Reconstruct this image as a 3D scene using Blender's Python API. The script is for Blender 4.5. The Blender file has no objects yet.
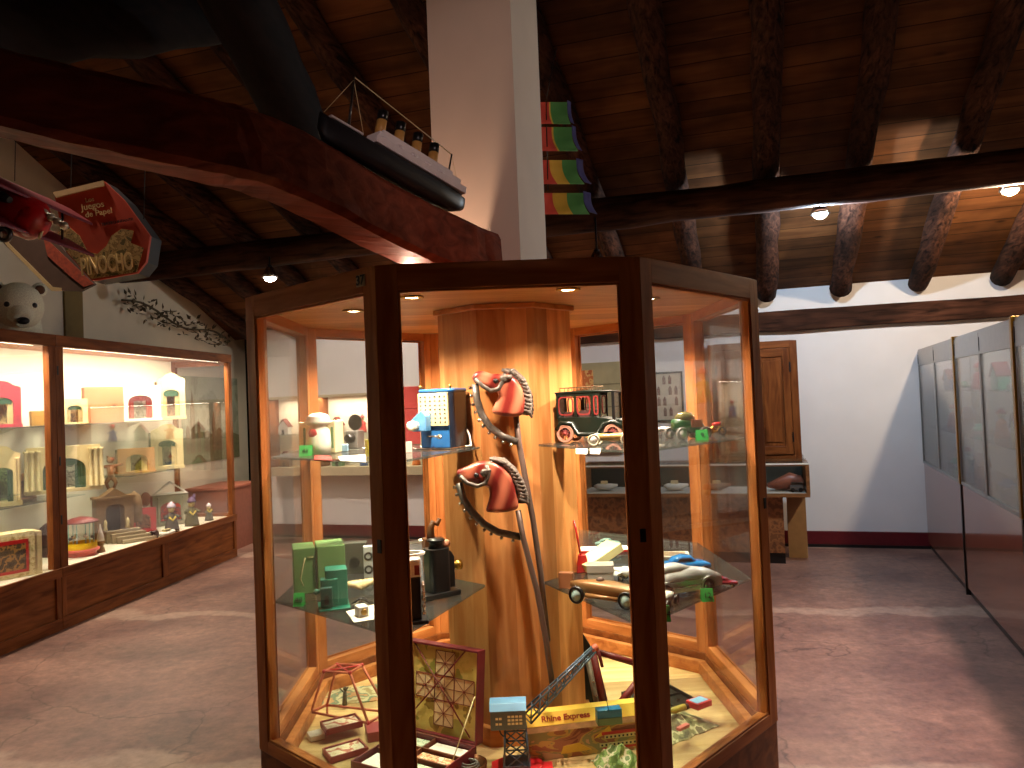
import bpy, math, random
from mathutils import Matrix, Vector
random.seed(7)
sc = bpy.context.scene
COL = sc.collection
PI = math.pi
F = 760.0
EYE = Vector((0, 0, 1.6))
PITCH, ROLL = math.radians(1.36), math.radians(-2.3)
CAMR = Matrix.Rotation(PI/2 + PITCH, 3, 'X') @ Matrix.Rotation(ROLL, 3, 'Z')

# ---------------------------------------------------------------- camera maths (sight lines of the photo met with real planes)
def ray(px, py):
    return CAMR @ Vector(((px-512)/F, -(py-384)/F, -1.0))
def at(px, py, D):
    d = ray(px, py); return EYE + d*(D/d.y)
def at_z(px, py, z):
    d = ray(px, py); return EYE + d*((z-EYE.z)/d.z)
def at_plane(px, py, p, n):
    d = ray(px, py); return EYE + d*((Vector(p)-EYE).dot(Vector(n))/d.dot(Vector(n)))

# ---------------------------------------------------------------- colour and materials
def lin(c):
    return tuple(((x/255)/12.92 if x/255 <= .04045 else ((x/255+.055)/1.055)**2.4) for x in c)
MATS = {}
def mat(name, c, rough=.5, metal=0.0, var=0.0, scale=20.0, bump=0.0, coat=0.0, emit=None, estr=0.0):
    if name in MATS: return MATS[name]
    m = bpy.data.materials.new(name); m.use_nodes = True
    nt = m.node_tree; b = nt.nodes['Principled BSDF']
    c = lin(c)
    b.inputs['Base Color'].default_value = (*c, 1)
    b.inputs['Roughness'].default_value = rough; b.inputs['Metallic'].default_value = metal
    b.inputs['Coat Weight'].default_value = coat
    if emit:
        b.inputs['Emission Color'].default_value = (*emit, 1); b.inputs['Emission Strength'].default_value = estr
    if True:
        tc = nt.nodes.new('ShaderNodeTexCoord'); n = nt.nodes.new('ShaderNodeTexNoise')
        n.inputs['Scale'].default_value = scale; n.inputs['Detail'].default_value = 4
        nt.links.new(tc.outputs['Object'], n.inputs['Vector'])
        v = var if var > 0 else .06
        r = nt.nodes.new('ShaderNodeValToRGB')
        r.color_ramp.elements[0].position = .3; r.color_ramp.elements[1].position = .7
        r.color_ramp.elements[0].color = (*[x*(1-v) for x in c], 1)
        r.color_ramp.elements[1].color = (*[min(1, x*(1+v)) for x in c], 1)
        nt.links.new(n.outputs['Fac'], r.inputs['Fac']); nt.links.new(r.outputs['Color'], b.inputs['Base Color'])
        if bump > 0:
            bp = nt.nodes.new('ShaderNodeBump'); bp.inputs['Strength'].default_value = bump; bp.inputs['Distance'].default_value = .01
            nt.links.new(n.outputs['Fac'], bp.inputs['Height']); nt.links.new(bp.outputs['Normal'], b.inputs['Normal'])
    MATS[name] = m
    return m

def wood(name, c0, c1, axis='Z', rough=.4, plank=None, pw=.1, knots=.5, bump=.15, seam=.0, gscale=1.0, stain=0.0):
    if name in MATS: return MATS[name]
    m = bpy.data.materials.new(name); m.use_nodes = True
    nt = m.node_tree; N = nt.nodes.new; L = nt.links.new; b = nt.nodes['Principled BSDF']
    tc = N('ShaderNodeTexCoord'); mp = N('ShaderNodeMapping')
    s = {'X': (.12, 1, 1), 'Y': (1, .12, 1), 'Z': (1, 1, .12)}[axis]
    mp.inputs['Scale'].default_value = [x*14*gscale for x in s]
    L(tc.outputs['Object'], mp.inputs['Vector'])
    vec = mp.outputs['Vector']; rnd = None
    if plank:
        sp = N('ShaderNodeSeparateXYZ'); L(tc.outputs['Object'], sp.inputs[0])
        dv = N('ShaderNodeMath'); dv.operation = 'DIVIDE'; dv.inputs[1].default_value = pw; L(sp.outputs[plank], dv.inputs[0])
        fl = N('ShaderNodeMath'); fl.operation = 'FLOOR'; L(dv.outputs[0], fl.inputs[0])
        wn = N('ShaderNodeTexWhiteNoise'); wn.noise_dimensions = '1D'; L(fl.outputs[0], wn.inputs['W'])
        ad = N('ShaderNodeVectorMath'); ad.operation = 'MULTIPLY_ADD'
        ad.inputs[1].default_value = (17, 17, 17); L(wn.outputs['Color'], ad.inputs[0]); L(vec, ad.inputs[2]); vec = ad.outputs[0]
        rnd = wn.outputs['Value']
    n = N('ShaderNodeTexNoise'); n.inputs['Scale'].default_value = 1.6; n.inputs['Detail'].default_value = 6; n.inputs['Distortion'].default_value = .7
    L(vec, n.inputs['Vector'])
    r = N('ShaderNodeValToRGB'); r.color_ramp.elements[0].position = .32; r.color_ramp.elements[1].position = .68
    r.color_ramp.elements[0].color = (*lin(c0), 1); r.color_ramp.elements[1].color = (*lin(c1), 1)
    L(n.outputs['Fac'], r.inputs['Fac']); col = r.outputs['Color']
    if rnd is not None:
        mr = N('ShaderNodeMapRange'); mr.inputs['To Min'].default_value = .62; mr.inputs['To Max'].default_value = 1.15
        L(rnd, mr.inputs['Value'])
        mx = N('ShaderNodeVectorMath'); mx.operation = 'SCALE'; L(col, mx.inputs[0]); L(mr.outputs[0], mx.inputs['Scale']); col = mx.outputs[0]
        if seam > 0:
            fr = N('ShaderNodeMath'); fr.operation = 'FRACT'; L(dv.outputs[0], fr.inputs[0])
            lt = N('ShaderNodeMath'); lt.operation = 'GREATER_THAN'; lt.inputs[1].default_value = seam; L(fr.outputs[0], lt.inputs[0])
            mr2 = N('ShaderNodeMapRange'); mr2.inputs['To Min'].default_value = .25; L(lt.outputs[0], mr2.inputs['Value'])
            m3 = N('ShaderNodeVectorMath'); m3.operation = 'SCALE'; L(col, m3.inputs[0]); L(mr2.outputs[0], m3.inputs['Scale']); col = m3.outputs[0]
    if knots > 0:
        mk = N('ShaderNodeMapping'); mk.inputs['Scale'].default_value = [3.2*(1 if x == 1 else .45) for x in s]; L(tc.outputs['Object'], mk.inputs['Vector'])
        vo = N('ShaderNodeTexVoronoi'); vo.inputs['Scale'].default_value = 1.3; L(mk.outputs[0], vo.inputs['Vector'])
        kr = N('ShaderNodeMapRange'); kr.inputs['From Min'].default_value = .03; kr.inputs['From Max'].default_value = .11
        kr.inputs['To Min'].default_value = 1-knots; L(vo.outputs['Distance'], kr.inputs['Value'])
        m4 = N('ShaderNodeVectorMath'); m4.operation = 'SCALE'; L(col, m4.inputs[0]); L(kr.outputs[0], m4.inputs['Scale']); col = m4.outputs[0]
    if stain > 0:
        n2 = N('ShaderNodeTexNoise'); n2.inputs['Scale'].default_value = 2.2; n2.inputs['Detail'].default_value = 3; L(tc.outputs['Object'], n2.inputs['Vector'])
        sr = N('ShaderNodeMapRange'); sr.inputs['From Min'].default_value = .4; sr.inputs['From Max'].default_value = .62; sr.inputs['To Min'].default_value = 1-stain
        L(n2.outputs['Fac'], sr.inputs['Value'])
        m5 = N('ShaderNodeVectorMath'); m5.operation = 'SCALE'; L(col, m5.inputs[0]); L(sr.outputs[0], m5.inputs['Scale']); col = m5.outputs[0]
    L(col, b.inputs['Base Color']); b.inputs['Roughness'].default_value = rough; b.inputs['Specular IOR Level'].default_value = .12
    bp = N('ShaderNodeBump'); bp.inputs['Strength'].default_value = bump; bp.inputs['Distance'].default_value = .01
    L(n.outputs['Fac'], bp.inputs['Height']); L(bp.outputs['Normal'], b.inputs['Normal'])
    MATS[name] = m
    return m

def glass(name, tint=(1, 1, 1), refl=1.0, ior=1.45, dirt=0.0):
    if name in MATS: return MATS[name]
    m = bpy.data.materials.new(name); m.use_nodes = True
    nt = m.node_tree; nt.nodes.clear(); N = nt.nodes.new; L = nt.links.new
    o = N('ShaderNodeOutputMaterial'); mx = N('ShaderNodeMixShader'); t = N('ShaderNodeBsdfTransparent'); g = N('ShaderNodeBsdfGlossy')
    t.inputs['Color'].default_value = (*tint, 1); g.inputs['Roughness'].default_value = .01
    fr = N('ShaderNodeFresnel'); fr.inputs['IOR'].default_value = ior
    mu = N('ShaderNodeMath'); mu.operation = 'MULTIPLY'; mu.inputs[1].default_value = refl; mu.use_clamp = True
    L(fr.outputs[0], mu.inputs[0]); L(mu.outputs[0], mx.inputs[0]); L(t.outputs[0], mx.inputs[1]); L(g.outputs[0], mx.inputs[2])
    out = mx.outputs[0]
    if dirt > 0:
        d = N('ShaderNodeBsdfDiffuse'); d.inputs['Color'].default_value = (.75, .76, .74, 1)
        m2 = N('ShaderNodeMixShader'); m2.inputs[0].default_value = dirt
        L(out, m2.inputs[1]); L(d.outputs[0], m2.inputs[2]); out = m2.outputs[0]
    L(out, o.inputs[0])
    MATS[name] = m
    return m

# ---------------------------------------------------------------- mesh builder
class MB:
    def __init__(s): s.v = []; s.f = []; s.mi = []; s.M = Matrix.Identity(4); s.k = 0; s.sm = []
    def mt(s, k): s.k = k; return s
    def tf(s, M=None): s.M = M if M is not None else Matrix.Identity(4); return s
    def add(s, vs, fs, smooth=False):
        o = len(s.v); s.v += [s.M @ Vector(p) for p in vs]
        for f in fs: s.f.append([i+o for i in f]); s.mi.append(s.k); s.sm.append(smooth)
        return s
    def box(s, x0, x1, y0, y1, z0, z1):
        v = [(x, y, z) for z in (z0, z1) for y in (y0, y1) for x in (x0, x1)]
        return s.add(v, [(0, 2, 3, 1), (4, 5, 7, 6), (0, 1, 5, 4), (2, 6, 7, 3), (0, 4, 6, 2), (1, 3, 7, 5)])
    def prism(s, poly, a, b, ax='Z', smooth=False):
        n = len(poly)
        def P(p, t): return {'Z': (p[0], p[1], t), 'Y': (p[0], t, p[1]), 'X': (t, p[0], p[1])}[ax]
        v = [P(p, a) for p in poly] + [P(p, b) for p in poly]
        s.add(v, [tuple(range(n-1, -1, -1)), tuple(range(n, 2*n))])
        fs = [(i, (i+1) % n, n+(i+1) % n, n+i) for i in range(n)]
        return s.add(v, fs, smooth)
    def ring(s, outer, inner, a, b, ax='Y'):
        """closed band between two loops of the same length, extruded a..b"""
        n = len(outer)
        def P(p, t): return {'Z': (p[0], p[1], t), 'Y': (p[0], t, p[1]), 'X': (t, p[0], p[1])}[ax]
        v = [P(p, a) for p in outer]+[P(p, a) for p in inner]+[P(p, b) for p in outer]+[P(p, b) for p in inner]
        fs = []
        for i in range(n):
            j = (i+1) % n
            fs += [(i, j, n+j, n+i), (2*n+i, 3*n+i, 3*n+j, 2*n+j), (i, 2*n+i, 2*n+j, j), (n+i, n+j, 3*n+j, 3*n+i)]
        return s.add(v, fs)
    def tube(s, pts, r, n=10, flat=1.0, caps=True, flatax=1):
        pts = [Vector(p) for p in pts]; m = len(pts)
        rs = r if isinstance(r, (list, tuple)) else [r]*m
        v = []; up = None
        for i, p in enumerate(pts):
            t = (pts[min(i+1, m-1)]-pts[max(i-1, 0)]).normalized()
            if up is None:
                up = Vector((0, 0, 1)) if abs(t.z) < .9 else Vector((1, 0, 0))
            a = t.cross(up).normalized(); up = a.cross(t).normalized()
            for k in range(n):
                w = 2*PI*k/n; off = (a*math.cos(w)+up*math.sin(w))*rs[i]
                off[flatax] *= flat
                v.append(p+off)
        fs = [(i*n+k, i*n+(k+1) % n, (i+1)*n+(k+1) % n, (i+1)*n+k) for i in range(m-1) for k in range(n)]
        s.add(v, fs, True)
        if caps: s.add(v, [tuple(range(n-1, -1, -1)), tuple((m-1)*n+k for k in range(n))])
        return s
    def lathe(s, prof, n=20, ax='Z', c=(0, 0, 0), smooth=True, cap=True):
        v = []
        for (r, z) in prof:
            for k in range(n):
                w = 2*PI*k/n; x, y = r*math.cos(w), r*math.sin(w)
                q = {'Z': (x, y, z), 'Y': (x, z, -y), 'X': (z, x, y)}[ax]
                v.append((q[0]+c[0], q[1]+c[1], q[2]+c[2]))
        m = len(prof)
        fs = [(i*n+k, i*n+(k+1) % n, (i+1)*n+(k+1) % n, (i+1)*n+k) for i in range(m-1) for k in range(n)]
        s.add(v, fs, smooth)
        caps = []
        if prof[0][0] > 1e-5: caps.append(tuple(range(n-1, -1, -1)))
        if prof[-1][0] > 1e-5: caps.append(tuple((m-1)*n+k for k in range(n)))
        if caps and cap: s.add(v, caps)
        return s
    def ball(s, c, r, n=14, sc_=(1, 1, 1)):
        m = n//2+1; v = []
        for i in range(m+1):
            th = PI*i/m
            for k in range(n):
                w = 2*PI*k/n
                v.append((c[0]+r*sc_[0]*math.sin(th)*math.cos(w), c[1]+r*sc_[1]*math.sin(th)*math.sin(w), c[2]+r*sc_[2]*math.cos(th)))
        return s.add(v, [(i*n+k, (i+1)*n+k, (i+1)*n+(k+1) % n, i*n+(k+1) % n) for i in range(m) for k in range(n)], True)
    def loft(s, secs, n=16, p=2.5, closed=True):
        """sections (x, zc, hw, hh[, yc]) along x, superellipse rings"""
        v = []
        for q in secs:
            x, zc, hw, hh = q[:4]; yc = q[4] if len(q) > 4 else 0
            for k in range(n):
                w = 2*PI*k/n; c, d = math.cos(w), math.sin(w)
                v.append((x, yc+hw*math.copysign(abs(c)**(2/p), c), zc+hh*math.copysign(abs(d)**(2/p), d)))
        m = len(secs)
        s.add(v, [(i*n+k, i*n+(k+1) % n, (i+1)*n+(k+1) % n, (i+1)*n+k) for i in range(m-1) for k in range(n)], True)
        return s.add(v, [tuple(range(n-1, -1, -1)), tuple((m-1)*n+k for k in range(n))])
    def build(s, name, mats, parent=None, loc=None, rz=0, bevel=0, label=None):
        import bmesh
        me = bpy.data.meshes.new(name)
        me.from_pydata([tuple(x) for x in s.v], [], s.f)
        if not isinstance(mats, (list, tuple)): mats = [mats]
        for m in mats: me.materials.append(m)
        for p, k, sm in zip(me.polygons, s.mi, s.sm): p.material_index = min(k, len(mats)-1); p.use_smooth = sm
        bm = bmesh.new(); bm.from_mesh(me)
        bmesh.ops.remove_doubles(bm, verts=bm.verts, dist=1e-6)
        bmesh.ops.recalc_face_normals(bm, faces=bm.faces)
        bm.to_mesh(me); bm.free()
        o = bpy.data.objects.new(name, me); COL.objects.link(o)
        if parent: o.parent = parent
        if loc is not None: o.location = loc
        o.rotation_euler.z = rz
        if bevel:
            b = o.modifiers.new('edge', 'BEVEL'); b.width = bevel; b.segments = 2; b.limit_method = 'ANGLE'; b.angle_limit = math.radians(40)
        if label: o['label'] = label
        return o

def tag(o, label, cat, group=None, kind=None):
    if label: o['label'] = label
    if cat: o['category'] = cat
    if group: o['group'] = group
    if kind: o['kind'] = kind
    return o
def root(name, loc, rz=0, label=None, cat=None, group=None, kind=None):
    o = bpy.data.objects.new(name, None); COL.objects.link(o); o.empty_display_size = .05
    o.location = loc; o.rotation_euler.z = rz
    return tag(o, label, cat, group, kind)
def copy_tree(o, parent=None):
    c = o.copy(); COL.objects.link(c); c.parent = parent
    for ch in list(o.children): copy_tree(ch, c)
    return c
def struct(o, label=None, group=None):
    o['kind'] = 'structure'
    if label: o['label'] = label
    if group: o['group'] = group
    return o
def text(name, body, size, m, parent, loc, rot=(PI/2, 0, 0), extrude=.0008, bold=False, sx=1.0, label=None):
    cu = bpy.data.curves.new(name, 'FONT'); cu.body = body; cu.size = size; cu.extrude = extrude
    cu.align_x = 'CENTER'; cu.align_y = 'CENTER'
    if bold: cu.offset = size*.02
    t = bpy.data.objects.new(name, cu); COL.objects.link(t)
    dg = bpy.context.evaluated_depsgraph_get(); dg.update()
    me = bpy.data.meshes.new_from_object(t.evaluated_get(dg)); me.materials.clear(); me.materials.append(m)
    bpy.data.objects.remove(t)
    o = bpy.data.objects.new(name, me); COL.objects.link(o); o.parent = parent; o.location = loc; o.rotation_euler = rot; o.scale = (sx, 1, 1)
    if label: o['label'] = label
    return o
def light(kind, name, loc, energy, color, parent=None, size=.03, spot=None, rot=None, blend=.6):
    l = bpy.data.lights.new(name, kind); l.energy = energy; l.color = color
    if kind == 'SPOT': l.spot_size = spot; l.spot_blend = blend; l.shadow_soft_size = size
    elif kind == 'POINT': l.shadow_soft_size = size
    else: l.shape = 'RECTANGLE'; l.size, l.size_y = size
    o = bpy.data.objects.new(name, l); COL.objects.link(o); o.location = loc
    if rot is not None: o.rotation_euler = rot
    if parent: o.parent = parent
    return o

# ---------------------------------------------------------------- room frame
A18 = math.radians(18)
U = Vector((math.cos(A18), -math.sin(A18), 0)); V = Vector((math.sin(A18), math.cos(A18), 0))
RZ = -A18
def uv(u, v, z=0): return U*u + V*v + Vector((0, 0, z))
VB = 8.37                      # back wall
LD = Vector((.128, .992, 0)).normalized(); LN = Vector((-.992, .128, 0)).normalized(); L0 = Vector((-3.6, 5.23, 0))
LRZ = math.atan2(LD.y, LD.x)
R0 = Vector((4.02, 7.5, 0)); RD = Vector((-.372, -1, 0)).normalized(); RN = Vector((-RD.y, RD.x, 0)); RN = -RN if RN.x < 0 else RN
RRZ = math.atan2(RD.y, RD.x)
SL = .385; ZW = 2.66
def roof_z(v): return ZW + SL*(VB-v)

M_log = wood('log bark brown', (26, 13, 9), (94, 58, 42), 'Y', rough=.85, knots=.6, bump=.9, stain=.55, gscale=1.6)
M_logx = wood('beam brown', (36, 19, 12), (92, 56, 40), 'X', rough=.8, knots=.6, bump=.5, stain=.5)
M_plank = wood('roof planks', (92, 54, 29), (124, 78, 44), 'X', rough=.75, plank='Y', pw=.17, knots=.75, seam=.05, bump=.1, stain=.45, gscale=.5)
M_white = mat('white plaster', (226, 220, 220), .85, var=.03, scale=3, bump=.05)
M_whitel = mat('cream plaster', (222, 210, 186), .85, var=.05, scale=3, bump=.05)
M_base = mat('oxblood skirting', (96, 22, 30), .35, var=.1)
M_pine = wood('honey pine', (160, 92, 46), (206, 134, 78), 'Z', rough=.35, knots=.45, bump=.08)
M_pinex = wood('honey pine rail', (160, 92, 46), (206, 134, 78), 'X', rough=.35, knots=.3, bump=.08)
M_pinec = wood('column pine', (198, 124, 68), (230, 162, 100), 'Z', rough=.4, plank='X', pw=.085, knots=.5, bump=.06)
M_dwood = wood('reddish stained wood', (96, 50, 24), (140, 82, 42), 'Z', rough=.35, knots=.3, bump=.1)
M_dwoodx = wood('reddish stained rail', (96, 50, 24), (140, 82, 42), 'X', rough=.35, knots=.3, bump=.1)
M_glass = glass('pane glass', refl=.3)
M_gshelf = glass('green shelf glass', tint=(.9, .96, .93), refl=.9, dirt=.012)
M_black = mat('black enamel', (18, 17, 18), .3)
M_chrome = mat('chrome', (190, 186, 180), .15, 1.0)
M_brass = mat('brass', (190, 150, 70), .3, 1.0)
M_paper = mat('white card', (235, 230, 216), .8)
M_cream = mat('cream painted wood', (204, 186, 138), .6, var=.12)
M_red = mat('toy red', (176, 26, 24), .35)
M_dred = mat('dark red', (110, 24, 22), .5, var=.15)
M_green = mat('toy green', (66, 120, 66), .45)
M_tag = mat('bright green card', (60, 205, 90), .7)
M_grey = mat('grey tin', (120, 118, 114), .4, .4)
M_blue = mat('toy blue', (34, 92, 150), .3)
M_silver = mat('silver tinplate', (214, 214, 212), .35, .3)

def emis(name, c, s):
    if name in MATS: return MATS[name]
    m = mat(name, (255, 255, 255), .5, emit=c, estr=s); return m

# floor --------------------------------------------------------------
def floor_mat():
    m = bpy.data.materials.new('worn painted concrete'); m.use_nodes = True
    nt = m.node_tree; N = nt.nodes.new; L = nt.links.new; b = nt.nodes['Principled BSDF']
    g = N('ShaderNodeNewGeometry')
    n1 = N('ShaderNodeTexNoise'); n1.inputs['Scale'].default_value = 1.3; n1.inputs['Detail'].default_value = 8; n1.inputs['Roughness'].default_value = .65; L(g.outputs['Position'], n1.inputs['Vector'])
    r = N('ShaderNodeValToRGB'); e = r.color_ramp.elements; e[0].position = .34; e[1].position = .68
    e[0].color = (*lin((104, 72, 66)), 1); e[1].color = (*lin((158, 118, 102)), 1)
    L(n1.outputs['Fac'], r.inputs['Fac'])
    n2 = N('ShaderNodeTexNoise'); n2.inputs['Scale'].default_value = 14; n2.inputs['Detail'].default_value = 8; n2.inputs['Roughness'].default_value = .75; L(g.outputs['Position'], n2.inputs['Vector'])
    m2 = N('ShaderNodeMapRange'); m2.inputs['From Min'].default_value = .35; m2.inputs['From Max'].default_value = .7; m2.inputs['To Min'].default_value = .6; m2.inputs['To Max'].default_value = 1.18; L(n2.outputs['Fac'], m2.inputs['Value'])
    s1 = N('ShaderNodeVectorMath'); s1.operation = 'SCALE'; L(r.outputs['Color'], s1.inputs[0]); L(m2.outputs[0], s1.inputs['Scale'])
    # worn pale seams running across the room every few metres, and hairline cracks
    mp = N('ShaderNodeMapping'); mp.vector_type = 'POINT'; mp.inputs['Rotation'].default_value = (0, 0, math.radians(7)); L(g.outputs['Position'], mp.inputs['Vector'])
    nd = N('ShaderNodeTexNoise'); nd.inputs['Scale'].default_value = 1.8; nd.inputs['Detail'].default_value = 6; L(g.outputs['Position'], nd.inputs['Vector'])
    sp = N('ShaderNodeSeparateXYZ'); L(mp.outputs[0], sp.inputs[0])
    ma = N('ShaderNodeMath'); ma.operation = 'MULTIPLY_ADD'; ma.inputs[1].default_value = .7; L(nd.outputs['Fac'], ma.inputs[0]); L(sp.outputs['Y'], ma.inputs[2])
    md = N('ShaderNodeMath'); md.operation = 'PINGPONG'; md.inputs[1].default_value = 1.22; L(ma.outputs[0], md.inputs[0])
    sm = N('ShaderNodeMapRange'); sm.inputs['From Min'].default_value = 1.1; sm.inputs['From Max'].default_value = 1.15; L(md.outputs[0], sm.inputs['Value'])
    mm = N('ShaderNodeMath'); mm.operation = 'MULTIPLY'; L(sm.outputs[0], mm.inputs[0]); L(m2.outputs[0], mm.inputs[1])
    mf = N('ShaderNodeMath'); mf.operation = 'MULTIPLY'; mf.inputs[1].default_value = .4; L(mm.outputs[0], mf.inputs[0])
    mx = N('ShaderNodeMix'); mx.data_type = 'RGBA'; L(mf.outputs[0], mx.inputs['Factor']); L(s1.outputs[0], mx.inputs['A']); mx.inputs['B'].default_value = (*lin((196, 168, 148)), 1)
    nw = N('ShaderNodeTexNoise'); nw.inputs['Scale'].default_value = 2.5; nw.inputs['Detail'].default_value = 5; L(g.outputs['Position'], nw.inputs['Vector'])
    va = N('ShaderNodeVectorMath'); va.operation = 'MULTIPLY_ADD'; va.inputs[1].default_value = (.5, .5, .5); L(nw.outputs['Color'], va.inputs[0]); L(g.outputs['Position'], va.inputs[2])
    vo = N('ShaderNodeTexVoronoi'); vo.feature = 'DISTANCE_TO_EDGE'; vo.inputs['Scale'].default_value = .55; L(va.outputs[0], vo.inputs['Vector'])
    cr = N('ShaderNodeMapRange'); cr.inputs['From Max'].default_value = .006; cr.inputs['To Min'].default_value = .55; L(vo.outputs['Distance'], cr.inputs['Value'])
    s2 = N('ShaderNodeVectorMath'); s2.operation = 'SCALE'; L(mx.outputs['Result'], s2.inputs[0]); L(cr.outputs[0], s2.inputs['Scale'])
    L(s2.outputs[0], b.inputs['Base Color'])
    rr = N('ShaderNodeMapRange'); rr.inputs['To Min'].default_value = .38; rr.inputs['To Max'].default_value = .62; L(n1.outputs['Fac'], rr.inputs['Value']); L(rr.outputs[0], b.inputs['Roughness'])
    bp = N('ShaderNodeBump'); bp.inputs['Strength'].default_value = .25; bp.inputs['Distance'].default_value = .01; L(n2.outputs['Fac'], bp.inputs['Height']); L(bp.outputs['Normal'], b.inputs['Normal'])
    return m
M_floor = floor_mat()
mb = MB(); mb.box(-8.5, 5.6, -3.2, VB+.15, -.1, 0)
struct(mb.build('floor', M_floor, loc=(0, 0, 0), rz=RZ))
# room limits: back wall at v=VB; side walls follow the cabinets
def wall(name, p, q, h, m, th=.15, side=1):
    d = (q-p); L_ = d.length; mbw = MB(); mbw.box(0, L_, 0, th*side, 0, h)
    return struct(mbw.build(name, m, loc=p, rz=math.atan2(d.y, d.x)))
wl_a = L0 + LN*.74 + LD*(-9.0); wl_b = L0 + LN*.74 + LD*5.2
wall('wall_left', wl_a, wl_b, 7, M_whitel, side=1)
wr_a = R0 + RN*1.35 - RD*.1; wr_b = R0 + RN*1.35 + RD*11
M_dwall = mat('brownish plaster', (150, 126, 108), .85, var=.05, scale=3)
wall('wall_right', wr_a, wr_b, 7, M_dwall, side=1)
o = MB(); o.box(-6.2, 4.6, VB, VB+.15, 0, 2.75); struct(o.build('wall_back', M_white, rz=RZ))
o = MB(); o.box(-8.5, 5.6, -3.2, -3.05, 0, 6.2); struct(o.build('wall_front', M_dwall, rz=RZ))
o = MB(); o.box(-6.2, 4.5, VB-.025, VB, .03, .16).mt(1).box(-6.2, 4.5, VB-.03, VB, 0, .03); struct(o.build('baseboard_back', [M_base, M_black], rz=RZ))
# roof: planks, rafters, purlin
o = MB(); VR = 1.6; ZR = roof_z(VR)
o.add([(-8.5, VB+.2, roof_z(VB+.2)), (5.6, VB+.2, roof_z(VB+.2)), (5.6, VR, ZR), (-8.5, VR, ZR), (5.6, -3.3, ZR-1.2), (-8.5, -3.3, ZR-1.2),
       (-8.5, VB+.2, roof_z(VB+.2)+.12), (5.6, VB+.2, roof_z(VB+.2)+.12), (5.6, VR, ZR+.12), (-8.5, VR, ZR+.12), (5.6, -3.3, ZR-1.08), (-8.5, -3.3, ZR-1.08)],
      [(0, 1, 2, 3), (3, 2, 4, 5), (6, 9, 8, 7), (9, 11, 10, 8), (0, 6, 7, 1), (5, 4, 10, 11)])
struct(o.build('ceiling', M_plank, rz=RZ))
def logtube(mbx, p, q, r, seg=14, wob=.02, n=14):
    p, q = Vector(p), Vector(q); pts = []; rs = []
    for i in range(seg+1):
        t = i/seg; a = p.lerp(q, t)
        a += Vector((random.uniform(-wob, wob), 0, random.uniform(-wob, wob)*.5)); pts.append(a)
        rs.append(r*random.uniform(.92, 1.08))
    pts.insert(0, pts[0]+(p-q).normalized()*r*.25); rs.insert(0, r*.7)
    pts.append(pts[-1]+(q-p).normalized()*r*.25); rs.append(r*.7)
    mbx.tube(pts, rs, n)
for k in range(-9, 7):
    u = .12+.7*k; rr = random.uniform(.088, .104); ve = VB-.05-random.uniform(0, .1)
    o = MB(); off = .1*1.0
    logtube(o, (u, ve, roof_z(ve)-rr*1.05), (u+random.uniform(-.05, .05), VR+.1, roof_z(VR+.1)-rr*1.05), rr, seg=22, wob=.012)
    struct(o.build('ceiling_rafter', M_log, rz=RZ), 'round rough log rafter under the sloping plank ceiling', 'log rafters under the plank ceiling')
o = MB(); logtube(o, (-6.3, 6.2, 3.12), (4.4, 6.2, 3.12), .13, seg=30, wob=.007); struct(o.build('ceiling_beam', M_logx, rz=RZ), 'long dark log purlin carrying the rafters across the whole room')
o = MB(); logtube(o, (-6.3, 2.6, 4.5), (3.9, 2.6, 4.5), .13, seg=30, wob=.012); struct(o.build('ceiling_beam', M_logx, rz=RZ), 'second dark log purlin high above the display case')
# squared beam along the back wall
o = MB()
xs = [-3.2+i*.45 for i in range(18)]
tops = [2.42+random.uniform(-.012, .012) for _ in xs]; bots = [2.22+random.uniform(-.012, .012) for _ in xs]
vv = []
for x, t, b_ in zip(xs, tops, bots): vv += [(x, VB-.1, b_), (x, VB-.1, t), (x, VB+.02, t), (x, VB+.02, b_)]
o.add(vv, [(4*i+j, 4*i+4+j, 4*i+4+(j+1) % 4, 4*i+(j+1) % 4) for i in range(len(xs)-1) for j in range(4)]+[(0, 1, 2, 3), tuple(4*(len(xs)-1)+j for j in (3, 2, 1, 0))])
struct(o.build('wall_beam', M_logx, rz=RZ, bevel=.012), 'squared brown beam set along the white back wall')
o = MB(); logtube(o, at(-160, 30, 2.6), at(236, 2, 4.0), .19, seg=8, wob=.02); struct(o.build('added_roof_log', MATS.get('unlit dark log') or wood('unlit dark log', (10, 6, 5), (24, 15, 12), 'Y', rough=.85, knots=.4)), 'thick near-black log added to fill the unlit corner of the roof')  # added log, its near-black colour stands in for the unlit roof corner
# white pillar
c0 = Vector((.055, 3.05, 0)); a_ = math.radians(20)
e1 = Vector((-math.cos(a_), math.sin(a_), 0)); e2 = Vector((math.sin(a_), math.cos(a_), 0))
w1, w2 = .375, .36
o = MB(); pp = [c0, c0+e1*w1, c0+e1*w1+e2*w2, c0+e2*w2]
o.prism([(p.x, p.y) for p in pp], 2.032, 4.7)
struct(o.build('pillar', mat('pillar plaster', (214, 196, 176), .85, var=.04, scale=4)), 'white plastered square pillar rising above the octagonal case')
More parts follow.
